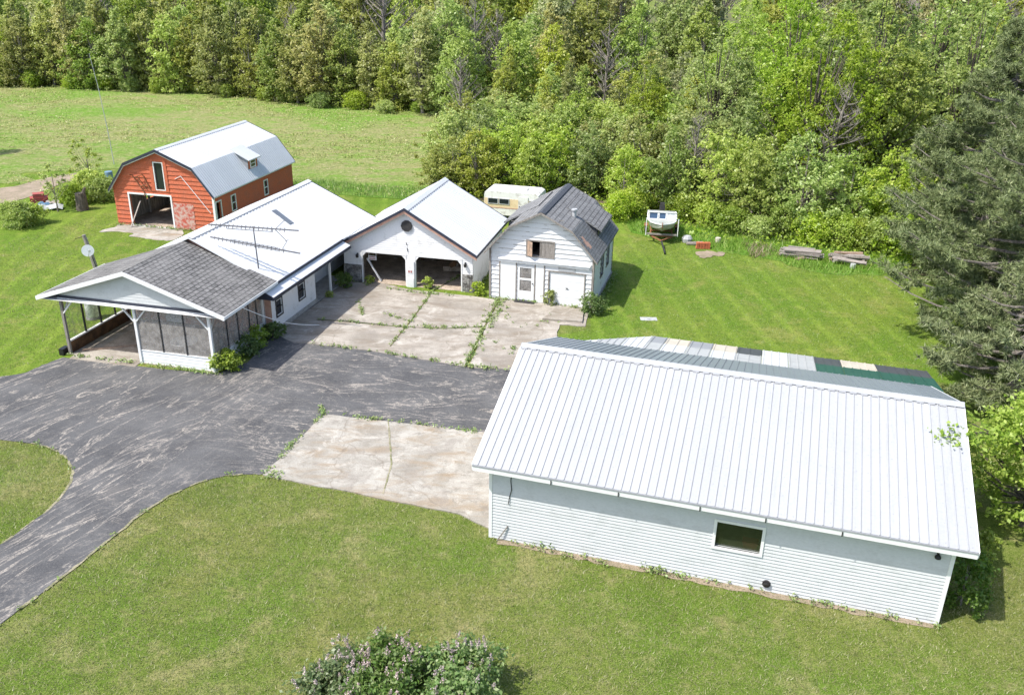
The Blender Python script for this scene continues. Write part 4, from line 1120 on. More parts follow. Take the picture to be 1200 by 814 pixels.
for v in (1.15, 2.2, 3.2): mb = MB(); mb.box(.01, .07, v - .035, v + .035, .6, 2.5); mb.build('mullion', 'dark', house, mw=PW)
mb = MB(); wall(mb, ff, 0, lambda z: (3.46, L), [.6], [], .15, .015, 0, 0, .1); wall(mb, fright, 0, lambda z: (0, Dp), [.6], [], .15, .015, 0, 0, .1)
mb.box(3.46, L + .03, -.03, .1, .6, .635); mb.box(L - .1, L + .03, .1, Dp, .6, .635); mb.box(3.44, 3.46, -.015, .1, 0, .6)
mb.build('knee_wall', 'white_trim', house, mw=PW)
mb = MB(); mb.box(-.03, .09, .06, Dp, .55, .61); mb.build('sill_rail', 'white_old', house, mw=PW)
mb = MB(); mb.box(.0, .07, .06, Dp, .0, .55); mb.build('board_wall', 'brown_wood', house, mw=PW)
mb = MB(); mb.box(3.55, L - .1, .0, .006, .635, 2.5); mb.box(L - .004, L + .002, .06, Dp - .15, .635, 2.5); mb.build('insect_screen', 'screen', house, mw=PW)
mb = MB(); mb.box(.034, .04, .06, Dp - .15, .61, 2.5); mb.build('side_screen', 'screen_thin', house, mw=PW)
mb = MB(); mb.box(.1, L - .1, -.05, Dp, -.05, .04); mb.prism([(-.45, .0), (-.05, .0), (-.05, .04), (-.45, .02)], lambda a, z, t: (t, a, z), .3, 3.45); mb.build('porch_floor', 'concrete', house, mw=PW)
mb = MB(); mb.box(.9, L - .15, .8, Dp - .1, .041, .055); mb.build('floor_mat', 'dirt_floor', house, mw=PW)
mb = MB(); mb.box(L - .05, L + .04, Dp, Dp + .32, 0, 2.45); mb.build('end_panel', 'white_trim', house, mw=PW)
mb = MB(); mb.box(L + .0, L + .05, Dp - .1, Dp, 0, 2.45); mb.build('dark_jamb', 'dark', house, mw=PW)
cr = lambda o: setattr(o, 'matrix_world', MP @ o.matrix_basis)
pt = thing('round_table', 'round white table behind the grey screens of the porch', 'table', tuple(MP @ Vector((4.95, 1.0, .04))), R(PA))
mb = MB(); mb.lathe([(.55, .7), (.57, .715), (.57, .74), (.55, .75)], n=20); mb.build('tabletop', 'white_trim', pt)
mb = MB(); mb.lathe([(.28, 0), (.26, .03), (.05, .06), (.05, .69), (.15, .7)], n=12); mb.build('pedestal', 'white_old', pt)
mb = MB()
mb.bar((.35, .35, .07), (2.6, 1.6, .09), .14, .05)
o = mb.build('loose_plank', 'log'); cr(o); tag(o, 'loose pale plank lying on the porch floor beside the brown board wall', 'plank')
mb = MB(); mb.box(-.32, -.1, -.25, .15, -.02, .3); o = mb.build('black_crate', 'black'); cr(o); tag(o, 'black crate at the foot of the grey porch corner post', 'crate')
# tall white tank outside the porch
tk = thing('tank', 'tall white tank standing on the lawn behind the open side of the porch', 'tank', (-19.75, 39.0, 0))
mb = MB(); mb.lathe([(.26, .1), (.3, .14), (.3, 1.75), (.26, 1.9), (.12, 1.98), (.0, 2.0)], n=20); mb.build('shell', 'white_trim', tk, True)
mb = MB(); mb.lathe([(.09, 1.97), (.09, 2.06), (.05, 2.1)], n=10); mb.build('valve', 'galv', tk)
mb = MB(); mb.lathe([(.32, 0), (.32, .1)], n=16); mb.build('plinth', 'concrete_old', tk)
# satellite dish on an old post
bx, by = gp(114, 322)
sdsh = thing('satellite_dish', 'white satellite dish on a short leaning wooden post behind the porch roof', 'satellite dish', (bx, by, 0))
mb = MB(); mb.tube([(0.05, 0, -.1), (-.12, .0, 1.1), (-.35, 0, 2.2)], [.13, .12, .1], 9); mb.build('post', 'grey_wood', sdsh)
mb = MB(); dn = Vector((.55, -.75, .3)).normalized(); c = Vector((-.12, -.35, 1.45))
pr = [(0, .0), (.12, .012), (.22, .04), (.3, .075), (.31, .09), (.3, .085), (.2, .045), (0, .015)]
mb.tube([c + dn * z for _, z in pr], [max(r, .002) for r, _ in pr], 22); mb.build('dish', 'white_trim', sdsh)
mb = MB(); mb.bar(c, (-.15, -.08, 1.4), .05); mb.tube([c - Vector((0, 0, .3)), c + dn * .3 - Vector((0.05, 0, .3)), c + dn * .5 - Vector((.02, 0, .12))], .016, 6); mb.box(c.x + dn.x * .5 - .04, c.x + dn.x * .5 + .04, c.y + dn.y * .5 - .05, c.y + dn.y * .5 + .05, c.z + .05, c.z + .16); mb.build('feed_arm', 'galv', sdsh)
mb = MB(); mb.bar((-.38, -.05, 2.12), (-.95, .2, 1.9), .03); mb.tube([(-.05, -.1, 1.0), (.1, -.2, .6), (.25, -.1, .3), (.45, -.1, .05)], .015, 6); mb.build('cable', 'black', sdsh)
# tv antenna
ant = thing('tv_antenna', 'tall grey television antenna with two long booms on the house roof', 'antenna', tuple(MH @ Vector((6.55, .3, 2.95))), R(0))
mb = MB(); mb.tube([(0, 0, -.1), (-.03, 0, 1.0), (-.06, 0, 2.0)], [.035, .03, .025], 8); mb.build('mast', 'antenna', ant)
for z, tilt, nm in ((1.95, .0, 0), (1.15, -.11, 1)):
    mb = MB(); ux = Vector((.985, -.17, tilt)).normalized(); sd_ = Vector((.17, .985, 0))
    c = Vector((-.05, -.03, z))
    mb.bar(c - ux * 2.1, c + ux * 2.1, .05)
    if nm == 0: mb.bar(c - ux * 1.25 - Vector((0, 0, .13)), c + ux * .9 - Vector((0, 0, .13)), .025); mb.bar(c - ux * 1.25, c - ux * 1.25 - Vector((0, 0, .13)), .025); mb.bar(c + ux * .9, c + ux * .9 - Vector((0, 0, .13)), .025)
    else: mb.bar(c - ux * 1.1 - Vector((0, 0, .07)), c + ux * 1.1 - Vector((0, 0, .07)), .02); mb.bar(c - ux * 1.1 + Vector((0, 0, .07)), c + ux * 1.1 + Vector((0, 0, .07)), .02)
    bm_ = mb.build('boom', 'antenna', ant)
    mb = MB()
    for k in range(18):
        a = -1.95 + k * .2 if nm == 0 else -1.9 + k * .19
        q = c + ux * a; l = .11 + .03 * (k % 3)
        mb.bar(q - Vector((0, 0, l * .6)) - sd_ * .05, q + Vector((0, 0, l * .4)) + sd_ * .05, .03)
    mb.build('element', 'antenna', bm_)
mb = MB(); e = Vector((.95, -.2, 1.93)); mb.bar(e, e + Vector((.45, .1, .42)), .022); mb.bar(e, e + Vector((.5, -.1, -.5)), .022); mb.bar(e + Vector((.5, -.1, -.5)), e + Vector((.2, -.1, -.95)), .022); mb.bar(e + Vector((.42, -.1, -.5)), e + Vector((.58, -.1, -.42)), .02); mb.build('reflector', 'antenna', ant)
# cable from the porch eave down to the pad
a = MP @ Vector((L + .86, 1.1, 2.55)); bx, by = gp(374, 382)
mb = MB(); q = Vector((bx, by, .06)); mb.tube([a.lerp(q, t) - Vector((0, 0, .25 * math.sin(math.pi * t))) for t in [i / 10 for i in range(11)]], .016, 6)
o = mb.build('service_cable', 'white_trim'); tag(o, 'pale cable running from the porch eave down to the concrete pad', 'cable')

# ================================================================== caravan
cv = thing('caravan', 'old cream and white caravan parked between the double garage and the shrubs', 'caravan', (-2.0, 57.2, 0), R(-14))
LB, WB = 3.7, 2.0
prof = [(.25, .55), (.05, .8), (0, 1.3), (.01, 1.95), (.05, 2.12), (.18, 2.2), (LB - .3, 2.2), (LB - .08, 2.08), (LB, 1.7), (LB, .9), (LB - .2, .55)]
mb = MB(); mb.prism(prof, lambda a, z, t: (a, t, z), 0, WB); cv.scale = (1, 1, .93); body = mb.build('body', 'caravan_white', cv)
mb = MB(); mb.box(.02, LB - .02, -.012, -.002, 1.1, 1.72); mb.build('side_panel', 'cream', body)
mb = MB(); mb.box(.03, LB - .03, -.016, -.004, 1.04, 1.1); mb.build('stripe', 'salmon', body)
fc = lambda u, z, o: (u, -.013 - o, z)
for a in (.3, 1.05):
    m = MB(); frame(m, fc, a, a + .62, 1.36, 1.7, .04, .03); f = m.build('window', 'galv', cv); m = MB(); fbox(m, fc, a, a + .62, 1.36, 1.7, .001, .012); fbox(m, fc, a, a + .62, 1.55, 1.58, .012, .02); m.build('pane', 'glass', f)
window(cv, fc, 3.05, 3.5, 1.36, 1.7, .04, .03, 'galv', 'glass')
mb = MB(); fbox(mb, fc, 2.3, 2.95, .62, 1.95, .002, .03); dr = mb.build('door', 'caravan_white', cv); mb = MB(); fbox(mb, fc, 2.36, 2.42, 1.2, 1.3, .03, .06); mb.build('handle', 'black', dr)
for v in (.15, WB - .15):
    mb = MB(); mb.tube([(2.9, v - .1, .33), (2.9, v + .1, .33)], .33, 18); wl = mb.build('wheel', 'rubber', cv); mb = MB(); mb.tube([(2.9, v - .11, .33), (2.9, v + .11, .33)], .17, 14); mb.build('rim', 'galv', wl)
mb = MB(); mb.bar((.2, .3, .5), (-1.1, WB / 2, .45), .08); mb.bar((.2, WB - .3, .5), (-1.1, WB / 2, .45), .08); mb.bar((-1, WB / 2, .45), (-1, WB / 2, 0), .06); mb.build('tow_bar', 'rust', cv)
mb = MB(); mb.box(2.2, 2.7, .7, 1.3, 2.202, 2.3); mb.build('roof_hatch', 'caravan_white', cv)

# ================================================================== boat and trailer
bx, by = gp(774, 275); by -= 2.2; bx -= .3
bt = thing('boat', 'small grey cabin boat with white windscreen facing the lawn from the shrubs', 'boat', (bx, by, 0), R(-8))
mb = MB()
secs = []   # bow at -y, stern +y ; stations (y, half width, keel z, chine z, chine half, sheer z)
for y, hw, kz, cz, ch, sz in ((-.1, .04, 1.2, 1.25, .03, 1.42), (.25, .45, .88, 1.06, .3, 1.38), (.8, .82, .7, .92, .62, 1.34), (1.6, 1.02, .62, .84, .85, 1.3), (3.0, 1.06, .6, .8, .95, 1.26), (4.4, 1.02, .6, .8, .92, 1.24)):
    secs.append([(0, y, kz), (ch, y, cz), (hw, y, sz), (hw - .06 if hw > .1 else 0, y, sz + .03), (0, y, sz + .06), (-(hw - .06 if hw > .1 else 0), y, sz + .03), (-hw, y, sz), (-ch, y, cz)])
for a, b in zip(secs, secs[1:]):
    for k in range(8): mb.face([a[k], a[(k + 1) % 8], b[(k + 1) % 8], b[k]])
mb.face(secs[0][::-1]); mb.face(secs[-1]); hull = mb.build('hull', 'hull', bt)
mb = MB()
for a, b in zip(secs, secs[1:]):
    for sx in (2, 6): mb.bar(a[sx], b[sx], .05, .06)
mb.build('gunwale', 'white_trim', hull)
mb = MB()
for x0, x1 in ((-.98, -.3), (-.28, .28), (.3, .98)):
    fw = lambda u, z, o: (u, 1.55 - o + (z - 1.3) * .3, z)
    frame(mb, fw, x0 + .06, x1 - .06, 1.4, 1.8, .05, .04)
for x in (-.98, .98): mb.bar((x, 1.72, 1.8), (x, 3.0, 1.34), .05)
mb.bar((-1.0, 1.66, 1.86), (1.0, 1.66, 1.86), .06)
cb = mb.build('cabin', 'white_trim', bt)
mb = MB(); fw = lambda u, z, o: (u, 1.57 - o + (z - 1.3) * .3, z); fbox(mb, fw, -.92, -.36, 1.4, 1.8, 0, .01); fbox(mb, fw, -.22, .22, 1.4, 1.8, 0, .01); mb.build('windscreen', 'glass_blue', cb)
mb = MB(); fbox(mb, fw, .36, .92, 1.4, 1.8, 0, .01); mb.build('white_panel', 'white_trim', cb)
mb = MB(); mb.bar((0, -.12, 1.45), (0, -.12, 1.2), .06); mb.bar((0, -.1, 1.2), (0, .25, .92), .03); mb.lathe([(.03, 0), (.05, .04), (.03, .09)], (0, .1, 1.42), 8); mb.build('bow_eye', 'rust', bt)
bt.scale = (.86, .86, .86); bt.location.z = .06
mb = MB(); mb.box(-.9, .9, 2.2, 4.3, 1.27, 1.29); mb.box(-.75, -.3, 2.3, 2.8, 1.29, 1.55); mb.box(.3, .75, 2.3, 2.8, 1.29, 1.55); mb.build('cockpit', 'p_grey', bt)
mb = MB(); mb.box(-.2, .2, 4.3, 4.7, .9, 1.6); mb.box(-.16, .16, 4.3, 4.65, 1.6, 1.85); mb.build('outboard_motor', 'dark', bt)
tr = thing('boat_trailer', 'rusty boat trailer with long tongue under the grey cabin boat', 'trailer', (bx, by, 0), R(-8))
tr.scale = (.86, .86, .86)
mb = MB(); mb.bar((-.8, 4.2, .45), (-.75, .6, .45), .09); mb.bar((.8, 4.2, .45), (.75, .6, .45), .09); mb.bar((-.75, .6, .45), (0, -.4, .42), .08); mb.bar((.75, .6, .45), (0, -.4, .42), .08)
for y in (.6, 2.0, 4.0): mb.bar((-.8, y, .47), (.8, y, .47), .08)
mb.build('trailer_frame', 'rust', tr)
mb = MB(); mb.bar((0, -.3, .42), (.25, -2.4, .12), .09); mb.bar((.25, -2.3, .2), (.25, -2.3, 0), .06); mb.build('tongue', 'dark', tr)
mb = MB(); mb.bar((-1.05, .5, .62), (1.05, .5, .62), .14, .1); mb.build('front_bunk', 'grey_wood', tr)
mb = MB()
for sx in (-1, 1): mb.box(sx * 1.12 - .03, sx * 1.12 + .03, .55, .63, .5, 1.75)
mb.build('guide_post', 'white_trim', tr)
for sx in (-1, 1):
    mb = MB(); mb.tube([(sx * 1.0, 2.9, .3), (sx * 1.2, 2.9, .3)], .3, 18); wl = mb.build('wheel', 'rubber', tr); mb = MB(); mb.tube([(sx * .99, 2.9, .3), (sx * 1.21, 2.9, .3)], .15, 12); mb.build('rim', 'rust', wl)
    mb = MB(); mb.box(sx * 1.1 - .14, sx * 1.1 + .14, 2.5, 3.3, .63, .66); mb.build('mudguard', 'rust', tr)

# ================================================================== yard things
bx, by = gp(824, 292)
mb = MB(); rs = random.Random(3)
for k in range(3):
    for j in range(5): mb.box(-.42 + j * .17 + rs.uniform(-.02, .02), -.27 + j * .17, rs.uniform(-.03, .0), .22, k * .13, k * .13 + .12)
o = mb.build('brick_stack', 'brick_red'); o.location = (bx, by, .02); tag(o, 'low stack of orange bricks on bare dirt near the boat', 'brick stack')
bx, by = gp(805, 284)
mb = MB(); mb.lathe([(.0, 0), (.3, .05), (.34, .3), (.22, .5), (0, .55)], n=10); o = mb.build('boulder', 'p_pale'); o.location = (bx, by, -.02); o.scale = (1, .8, .9); tag(o, 'pale grey boulder in long grass between boat and bricks', 'boulder')
bx, by = gp(841, 285)
mb = MB(); mb.lathe([(.0, 0), (.16, .03), (.17, .35), (.15, .36)], n=10); o = mb.build('bucket', 'p_cream'); o.location = (bx, by, 0); tag(o, 'small cream bucket standing in the long grass past the bricks', 'bucket')
bx, by = gp(816, 288)
mb = MB(); mb.bar((-.6, .1, .12), (.5, 0, .12), .12, .1); mb.bar((-.5, .3, .1), (.4, .2, .18), .1, .08); o = mb.build('short_timber', 'grey_board'); o.location = (bx, by, 0); tag(o, 'short grey timbers lying behind the orange bricks', 'timber')
bx, by = gp(938, 304)
ls = thing('board_stack', 'stack of weathered grey boards at the edge of the shrubs', 'lumber stack', (bx, by, 0), R(-17))
for k in range(22):
    mb = MB(); r_, c_ = divmod(k, 5); y = .1 + c_ * .22; z = .12 + r_ * .09
    yy = rs.uniform(-.12, .12); l0, l1 = rs.uniform(.75, 1.25), rs.uniform(.75, 1.3); mb.bar((-l0, y + yy, z + rs.uniform(-.02, .05)), (l1, y - yy, z + rs.uniform(-.02, .05)), .2, .06); mb.build('board', ('grey_board', 'grey_wood', 'grey_board')[k % 3], ls)
mb = MB(); mb.box(-.9, -.78, 0, 1.1, 0, .12); mb.box(.7, .82, 0, 1.1, 0, .12); mb.build('bearer', 'log', ls)
mb = MB(); mb.bar((-.35, -.15, .05), (.1, -.3, .22), .16, .1); o = mb.build('fallen_plank', 'log'); o.location = (bx, by, 0); tag(o, 'orange brown plank fallen in front of the stacked grey boards', 'plank')
bx, by = gp(994, 311)
lg = thing('log_pile', 'untidy pile of cut logs beside the stacked boards', 'log pile', (bx, by, 0), R(-14))
for k in range(11):
    mb = MB(); y = rs.uniform(-.2, .9); z = .12 + .15 * (k // 4) + rs.uniform(0, .08); a = rs.uniform(-.4, .4); l = rs.uniform(.8, 1.15)
    mb.tube([(-l, y - a, z + rs.uniform(-.04, .1)), (0, y + rs.uniform(-.03, .03), z), (l, y + a, z + rs.uniform(-.04, .1))], [rs.uniform(.07, .16), rs.uniform(.08, .15), rs.uniform(.06, .15)], 7); mb.build('log', ('log', 'grey_board', 'bark_pale')[k % 3], lg)
mb = MB(); mb.lathe([(.14, 0), (.16, .05), (.15, .3), (.0, .31)], n=10); o = mb.build('bucket', 'galv'); o.location = (*gp(999, 315), 0); tag(o, 'grey metal bucket in front of the log pile', 'bucket')
mb = MB(); mb.lathe([(.28, 0), (.28, .3), (.3, .31), (.3, .36), (.28, .37), (.28, .8), (.26, .84), (0, .84)], n=18); o = mb.build('barrel', 'blue'); o.location = (*gp(129, 214), 0); tag(o, 'bright blue barrel standing in the meadow beside the barn roof edge', 'barrel')
mb = MB(); mb.box(-.4, .4, -.2, .2, 0, .03); mb.box(-.1, .1, -.05, .05, .03, .06); o = mb.build('metal_cover', 'galv'); o.location = (*gp(760, 374), .0); tag(o, 'flat grey metal cover lying in the lawn beside the shed', 'cover')
bx, by = gp(134, 193)
mb = MB(); mb.tube([(0, 0, -.2), (-.1, 0, 3), (-.35, .1, 6.2), (-.62, .1, 8.6)], [.035, .03, .025, .016], 7); o = mb.build('mast_pole', 'p_pale'); o.location = (bx, by, 0); tag(o, 'tall thin pale mast standing at the edge of the meadow behind the barn', 'mast')
# junk by the garden
bx, by = gp(47, 239)
mb = MB(); mb.box(-.55, .55, -.35, .35, .25, .5); mb.box(-.35, .35, -.3, .3, .5, .75); mb.tube([(-.35, -.42, .2), (-.35, -.36, .2)], .2, 12); mb.tube([(.35, -.42, .2), (.35, -.36, .2)], .2, 12); mb.bar((.5, 0, .5), (1.0, 0, 1.0), .05)
o = mb.build('garden_cart', 'red'); o.location = (bx, by, 0); o.rotation_euler = (0, 0, .5); tag(o, 'red garden cart among scrap at the left garden edge', 'cart')
for (px, py, sx, sy, rz, mt, lb, nm) in ((58, 246, 1.7, .8, .35, 'galv', 'grey white metal sheet lying by the sapling', 'metal_sheet'), (50, 243, .8, .6, -.3, 'blue', 'blue plastic sheet folded beside the red cart', 'plastic_sheet'), (64, 240, .9, .5, .9, 'grey_board', 'grey board lying flat behind the grey metal sheet', 'white_board')):
    mb = MB(); n = 5
    for i in range(n):
        a, b = -sx / 2 + sx * i / n, -sx / 2 + sx * (i + 1) / n; za, zb = .12 + .07 * math.sin(i * 2.1), .12 + .07 * math.sin((i + 1) * 2.1)
        mb.hexa([(a, -sy / 2, za), (b, -sy / 2, zb), (b, sy / 2, zb + .12), (a, sy / 2, za + .12), (a, -sy / 2, za + .02), (b, -sy / 2, zb + .02), (b, sy / 2, zb + .14), (a, sy / 2, za + .14)])
    o = mb.build(nm, mt); o.location = (*gp(px, py), .02); o.rotation_euler = (0, 0, rz); tag(o, lb, nm.split('_')[1])
mb = MB(); mb.tube([(0, 0, -.1), (.02, 0, .5), (.0, .03, 1.15)], [.42, .36, .33], 12); mb.tube([(0.1, 0, .9), (.35, .1, 1.5)], [.16, .08], 8); o = mb.build('tree_stump', 'bark'); o.location = (*gp(97, 246), 0); tag(o, 'tall dark tree stump overgrown by shrubs left of the barn', 'stump')


# ================================================================== plants
def crown_cloud(rg, h, r, base, nclump, per, squash=.8, pw=.75, cr=(.14, .30), out=.42, lobes=0):
    t = rg.beta(1.5, 1.25, nclump)
    prof = np.power(np.clip(np.sin(np.pi * (t * .86 + .12)), 0, 1), pw)
    az = rg.uniform(0, 2 * np.pi, nclump)
    lob = 1 + .22 * np.sin(az * 3 + rg.uniform(0, 6)) + .14 * np.sin(az * 5 + t * 6 + rg.uniform(0, 6))
    rr = r * prof * lob * np.power(rg.uniform(0, 1, nclump), out)
    C = np.stack([rr * np.cos(az), rr * np.sin(az), base + (h - base) * t], 1)
    if lobes:
        la = rg.uniform(0, 2 * np.pi, lobes); lr = r * rg.uniform(.25, .62, lobes); lr[0] *= .25
        lh = rg.uniform(.5, .92, lobes); lh[0] = 1.0; lf = rg.uniform(.42, .66, lobes)
        j = rg.choice(lobes, nclump, p=(lh ** 2 * lf) / (lh ** 2 * lf).sum())
        C[:, 0] = C[:, 0] * lf[j] + lr[j] * np.cos(la[j]); C[:, 1] = C[:, 1] * lf[j] + lr[j] * np.sin(la[j]); C[:, 2] = base + (C[:, 2] - base) * lh[j]
    crad = r * rg.uniform(cr[0], cr[1], nclump)
    ctr = np.array([0, 0, base + (h - base) * .45])
    n = nclump * per
    k = np.repeat(np.arange(nclump), per)
    d = norm(rg.normal(size=(n, 3))) * np.abs(rg.normal(.0, .75, (n, 1)))
    X = C[k] + d * crad[k][:, None] * np.array([1, 1, squash])
    N = d * .25 + norm(C[k] - ctr) * .3 + np.array([0, 0, .35]) + rg.normal(size=(n, 3)) * .6
    return C, X, N


def woody(mb, rg, h, C, r0, nl, lean=.05, top=.8, split=.25):
    x = rg.normal(0, lean, 2) * h
    tr_ = [(0, 0, -.2), (x[0] * .2, x[1] * .2, h * .22), (x[0] * .6, x[1] * .6, h * .5), (x[0], x[1], h * top)]
    mb.tube(tr_, [r0 * 1.15, r0 * .85, r0 * .55, r0 * .15], 7)
    for k in rg.choice(len(C), min(nl, len(C)), replace=False):
        c = C[k]; f = min(.95, max(split, (c[2] / h) * .6)); b = np.array([x[0] * f, x[1] * f, h * top * f])
        m_ = b + (c - b) * .5 + np.array([0, 0, -.05 * h + rg.uniform(0, .06) * h])
        mb.tube([b, m_, c], [r0 * .38, r0 * .22, r0 * .05], 5, cap=False)


def make_tree(name, label, cat, leaf, bark, h, r, base, nclump, per, ls, seed, r0=None, nl=14, **kw):
    rg = np.random.default_rng(seed)
    root = thing(name, label, cat)
    C, X, N = crown_cloud(rg, h, r, base, nclump, per, **kw)
    X[:, 2] = np.maximum(X[:, 2], .05)
    ngons('crown', leaf_quads(X, N, ls, rg), 4, leaf, root)
    mb = MB(); woody(mb, rg, h, C, r0 or h * .017, nl)
    mb.build('trunk', bark, root, fix=False)
    return root


TREES = {}
used = set()
rt_ = random.Random(21)


def plant(kind, x, y, rz, sc, label, group):
    src = TREES[kind]
    if isinstance(sc, (int, float)): sc = (sc * rt_.uniform(.85, 1.2), sc * rt_.uniform(.85, 1.2), sc * rt_.uniform(.92, 1.1))
    if kind not in used:
        used.add(kind); src.location = (x, y, 0); src.rotation_euler = (0, 0, rz)
        src.scale = (sc,) * 3 if isinstance(sc, (int, float)) else sc
        src['label'] = label; src['group'] = group; return src
    return dup(src, (x, y, 0), rz, sc, label, group)


SPEC = [('olive', 'leaf_olive', 'bark_pale', 10, 2.8, .3), ('olive_b', 'leaf_olive', 'bark_pale', 8.5, 3.1, .1), ('green', 'leaf_green', 'bark', 10, 3.1, .3), ('bright', 'leaf_bright', 'bark', 8, 3.0, .1),
        ('brown', 'leaf_brown', 'bark_pale', 10, 2.7, .5), ('pale', 'leaf_pale', 'bark_pale', 10, 2.7, .5)]
for i, (k, lf, bk, h, r, b) in enumerate(SPEC):
    TREES[k] = make_tree('broadleaf_tree', 'x', 'tree', lf, bk, h, r * 1.12, b, 300, 34, .25, 100 + i, nl=60, pw=.6, cr=(.07, .17), lobes=5)
for i, (k, lf, h, r) in enumerate((('thicket', 'leaf_bright', 5.2, 2.5), ('thicket_b', 'leaf_olive', 5.0, 2.4), ('thicket_g', 'leaf_green', 5.4, 2.6))):
    TREES[k] = make_tree('broadleaf_tree', 'x', 'tree', lf, 'bark_pale', h, r * 1.15, .1, 330, 36, .18, 200 + i, nl=60, pw=.55, cr=(.06, .16), lobes=8)
for i, (k, lf, h, r) in enumerate((('big', 'leaf_green', 14, 4.3), ('big_b', 'leaf_bright', 13, 4.2))):
    TREES[k] = make_tree('broadleaf_tree', 'x', 'tree', lf, 'bark', h, r * 1.15, .6, 560, 42, .22, 300 + i, r0=.28, nl=110, pw=.65, cr=(.05, .12), lobes=9)
for i, (k, lf, h, r, b) in enumerate((('olive_c', 'leaf_olive', 9.5, 2.2, .2), ('bright_b', 'leaf_bright', 9.5, 2.5, .2), ('green_b', 'leaf_green', 9, 3.4, .1))):
    TREES[k] = make_tree('broadleaf_tree', 'x', 'tree', lf, 'bark_pale', h, r * 1.1, b, 280, 36, .26, 150 + i, nl=60, pw=.75, cr=(.07, .2), out=.3, lobes=4)
rgb = np.random.default_rng(160); bt_ = thing('bare_tree', 'x', 'tree'); TREES['bare'] = bt_
mb = MB(); mb.tube([(0, 0, -.2), (.1, 0, 4), (-.1, .1, 8), (0, 0, 10.5)], [.2, .15, .09, .02], 7)
for k in range(46):
    z = rgb.uniform(2.5, 9.8); a = rgb.uniform(0, 6.28); l = (11 - z) * rgb.uniform(.2, .38) + .3
    p = np.array([0, 0, z]); e = p + np.array([math.cos(a) * l, math.sin(a) * l, l * rgb.uniform(.5, 1.1)]); mb.tube([p, (p + e) / 2 + np.array([0, 0, -.1]), e], [.06, .04, .012], 5, cap=False)
    for q in range(5):
        f = rgb.uniform(.35, 1); b0 = p + (e - p) * f; a2 = rgb.uniform(0, 6.28); mb.tube([b0, b0 + np.array([math.cos(a2) * .5, math.sin(a2) * .5, .5]) * rgb.uniform(.5, 1.3)], [.022, .008], 4, cap=False)
mb.build('trunk', 'bark_pale', bt_, fix=False)
TREES['bush'] = make_tree('shrub', 'x', 'shrub', 'leaf_green', 'bark_pale', 2.2, 1.5, .05, 150, 40, .15, 401, nl=16, pw=.5)
TREES['bush_b'] = make_tree('shrub', 'x', 'shrub', 'leaf_bright', 'bark_pale', 2.0, 1.4, .05, 150, 40, .15, 402, nl=16, pw=.5)

KIND_WORD = dict(olive_c='slender olive green', bright_b='slender yellow green', green_b='broad mid green', bare='leafless pale grey', olive='olive green', olive_b='spreading olive green', green='leafy mid green', bright='bright yellow green', brown='brown budding', pale='pale silvery green')
# rows beyond the meadow, surveyed along the tree line
base_line = [(-60, 102), (24, 104), (150, 108), (250, 113), (345, 124), (430, 132), (520, 137)]


def along(px):
    for (a, b), (c, d) in zip(base_line, base_line[1:]):
        if a <= px <= c: return b + (d - b) * (px - a) / (c - a)
    return base_line[-1][1]


row_px = [-38, -5, 22, 50, 80, 108, 140, 170, 200, 226, 258, 288, 318, 345, 372, 402, 432, 462, 494, 522]
seq = ['olive', 'bright', 'olive_b', 'olive_c', 'brown', 'green_b', 'bright_b', 'olive_b', 'bright', 'olive_c', 'olive', 'olive_b', 'bright_b', 'olive', 'brown', 'bright', 'olive_c', 'olive_b', 'pale', 'bright']
for px, k in zip(row_px, seq):
    x, y = gp(px, along(px)); y += 1.8 + rt_.uniform(-.4, 1.4)
    plant(k, x, y, rt_.uniform(0, 6.28), rt_.uniform(.82, 1.08), KIND_WORD[k] + ' tree in the front row along the far edge of the meadow', KIND_WORD[k] + ' trees along the meadow edge')
for row, (dy, n, s0, s1) in enumerate(((7, 24, .98, 1.25), (15, 22, 1.15, 1.45), (30, 26, 1.35, 1.7), (62, 30, 1.7, 2.1))):
    for i in range(n):
        px = -50 + (1300 if row else 700) * (i + rt_.uniform(-.3, .3)) / (n - 1)
        x0, y0 = gp(min(px, 520), along(min(px, 520)))
        if px > 520: x0, y0 = gp(px, 138); 
        k = rt_.choice(['olive', 'olive_c', 'brown', 'green', 'olive_b', 'pale', 'bright', 'bright_b', 'green_b', 'bright', 'bare'])
        x, y = x0 * (y0 + dy) / y0, y0 + dy + rt_.uniform(-2, 2)
        w_ = ('second row of the wood beyond the meadow', 'third row of the wood beyond the meadow', 'fourth row of the wood beyond the meadow', 'back of the wood beyond the meadow')[row]
        plant(k, x, y, rt_.uniform(0, 6.28), rt_.uniform(s0, s1), KIND_WORD[k] + ' tree in the ' + w_, KIND_WORD[k] + ' trees in the ' + w_)
for i in range(15):
    px = -40 + i * 38 + rt_.uniform(-6, 6); x, y = gp(px, along(px)); y += rt_.uniform(.2, 2.0); k = rt_.choice(['bush', 'bush_b'])
    plant(k, x, y, rt_.uniform(0, 6.28), rt_.uniform(.35, .95), ('mid green' if k == 'bush' else 'bright green') + ' shrub at the foot of the trees along the meadow edge', ('mid green' if k == 'bush' else 'bright green') + ' shrubs along the meadow edge')
